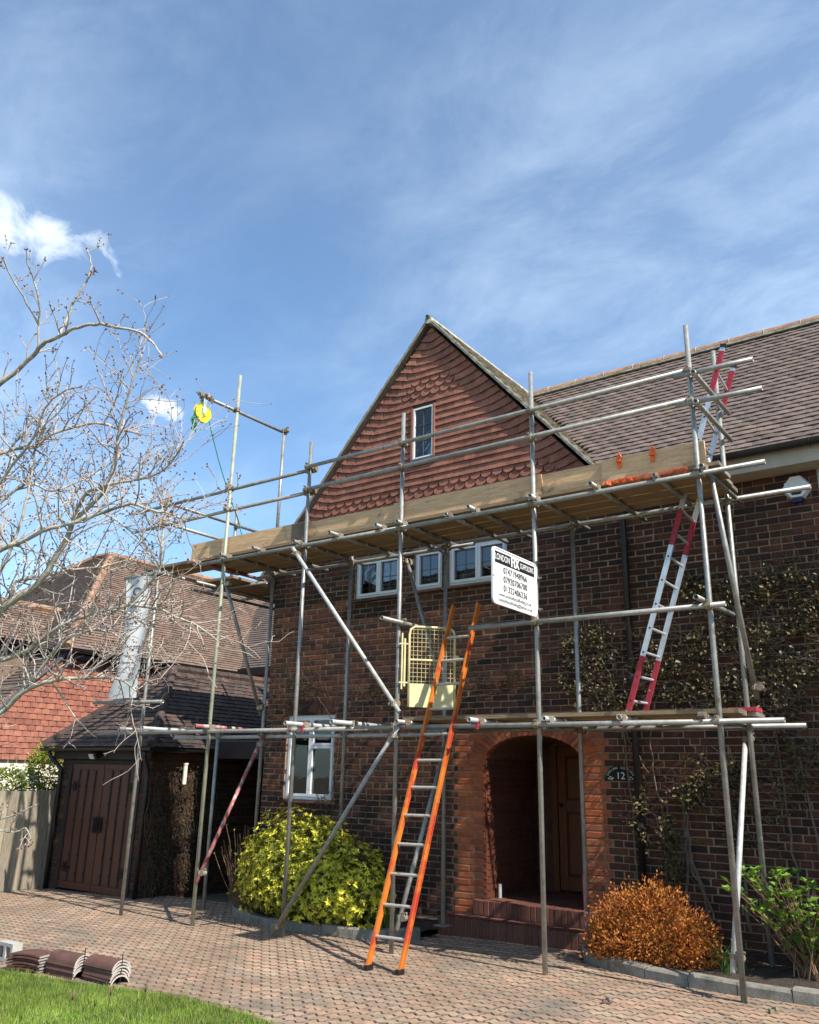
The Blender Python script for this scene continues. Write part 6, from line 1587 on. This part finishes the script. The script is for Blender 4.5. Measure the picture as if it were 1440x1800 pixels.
def bare_tree():
    o = thing('bare_tree', 'bare pale-barked tree with budding twigs reaching in from the left', 'tree', (-7.65, 3.5, gz(-7.6)))
    b = MB(); b.path([(-7.70,3.55,gz(-7.7)-.05),(-7.64,3.52,.5),(-7.60,3.50,1.0),(-7.36,3.30,2.0),(-7.20,3.05,3.2),(-7.12,2.92,4.1)], [.17,.135,.12,.105,.08,.05], 12); b.build('trunk', m_bark, o, True)
    rr = random.Random(41); lb = MB(); tw = MB(); buds = []
    def bud(p, d, s_=1.):
        buds.append((p, d, s_))
    def twig(p, d, L, r, depth):
        n = max(3, int(L/.06)); P = [p]; dd = d.copy(); rad = [r]; bend = Vector((rr.gauss(0,.45), rr.gauss(0,.45), rr.gauss(.35,.5))); n = max(n, 5)
        for k in range(n):
            dd = (dd + bend*(1.4/n)*(1 if k < n*.6 else -.9) + Vector((rr.gauss(0,.11), rr.gauss(0,.11), rr.gauss(0,.11)))).normalized(); P.append(P[-1]+dd*(L/n)); rad.append(max(.0022, r*(1-.5*(k+1)/n)))
        tw.path(P, rad, 5 if depth < 2 else 4, cap=False)
        if depth < 2:
            for k in range(1, len(P)):
                if rr.random() < (.42 if depth == 0 else .16):
                    t = (P[k]-P[k-1]).normalized(); s_ = Vector((rr.gauss(0,1), rr.gauss(0,1), rr.gauss(.35,.8))); s_ = (s_-t*s_.dot(t)).normalized()
                    twig(P[k], (t*.75+s_*.8).normalized(), L*rr.uniform(.30, .62), max(.0024, rad[k]*.72), depth+1)
        m_ = 2
        for k in range(max(1, len(P)-m_), len(P)):
            for q in range((2 if depth == 0 else 1) if k == len(P)-1 else (1 if rr.random() < .3 else 0)): bud(P[k], (P[k]-P[k-1]).normalized()+Vector((rr.gauss(0,.5), rr.gauss(0,.5), rr.gauss(0,.4))), 1.)
        if rr.random() < .25: bud(P[len(P)//2], Vector((rr.gauss(0,1), rr.gauss(0,1), .5)), .7)
    for li, (r0, r1, pts) in enumerate(LIMBS):
        dens = (.22, .40, .35, .35)[li] if li < 4 else (.92 if li < 17 else .14)
        V = [Vector(p) for p in pts]; Q = []; 
        for i in range(len(V)-1):
            p0 = V[max(i-1, 0)]; p1 = V[i]; p2 = V[i+1]; p3 = V[min(i+2, len(V)-1)]
            for k in range(4):
                t = k/4; Q.append(.5*((2*p1)+(p2-p0)*t+(2*p0-5*p1+4*p2-p3)*t*t+(-p0+3*p1-3*p2+p3)*t**3)+Vector((rr.gauss(0,.003), rr.gauss(0,.003), rr.gauss(0,.003))))
        Q.append(V[-1]); n = len(Q); r0 *= .52 if li < 1 else .64; rad = [(r0+(r1-r0)*(i/(n-1))**.8)*(1+rr.gauss(0,.04)) for i in range(n)]
        lb.path(Q, rad, 9 if r0 > .02 else 6)
        for i in range(4, n):
            if rr.random() < dens:
                t = (Q[i]-Q[i-1]).normalized(); s_ = Vector((rr.gauss(0,1), rr.gauss(0,1), rr.gauss(.45,.8))); s_ = (s_-t*s_.dot(t)).normalized()
                twig(Q[i], (t*.55+s_).normalized(), rr.uniform(.08, .26) if li < 4 or li > 16 else rr.uniform(.20, .58), min(.0078, rad[i]*.6), 0)
        for q in range(3): bud(Q[-1], (Q[-1]-Q[-2]).normalized()+Vector((rr.gauss(0,.4), rr.gauss(0,.4), rr.gauss(0,.4))))
    lb.build('limbs', m_bark, o, True); tw.build('twigs', m_twig, o, True)
    bb = MB()
    for p, d, s_ in buds:
        d = d.normalized(); L = rr.uniform(.015, .028)*s_; w = L*.30; u = d.orthogonal().normalized(); v = d.cross(u); m_ = p+d*L*.4
        bb.add([p, m_+u*w, m_+v*w, m_-u*w, m_-v*w, p+d*L], [(0,2,1),(0,3,2),(0,4,3),(0,1,4),(5,1,2),(5,2,3),(5,3,4),(5,4,1)])
    bb.build('buds', m_bud, o)
    print('tree', len(tw.f), len(buds))
bare_tree()
bpy.context.view_layer.update()
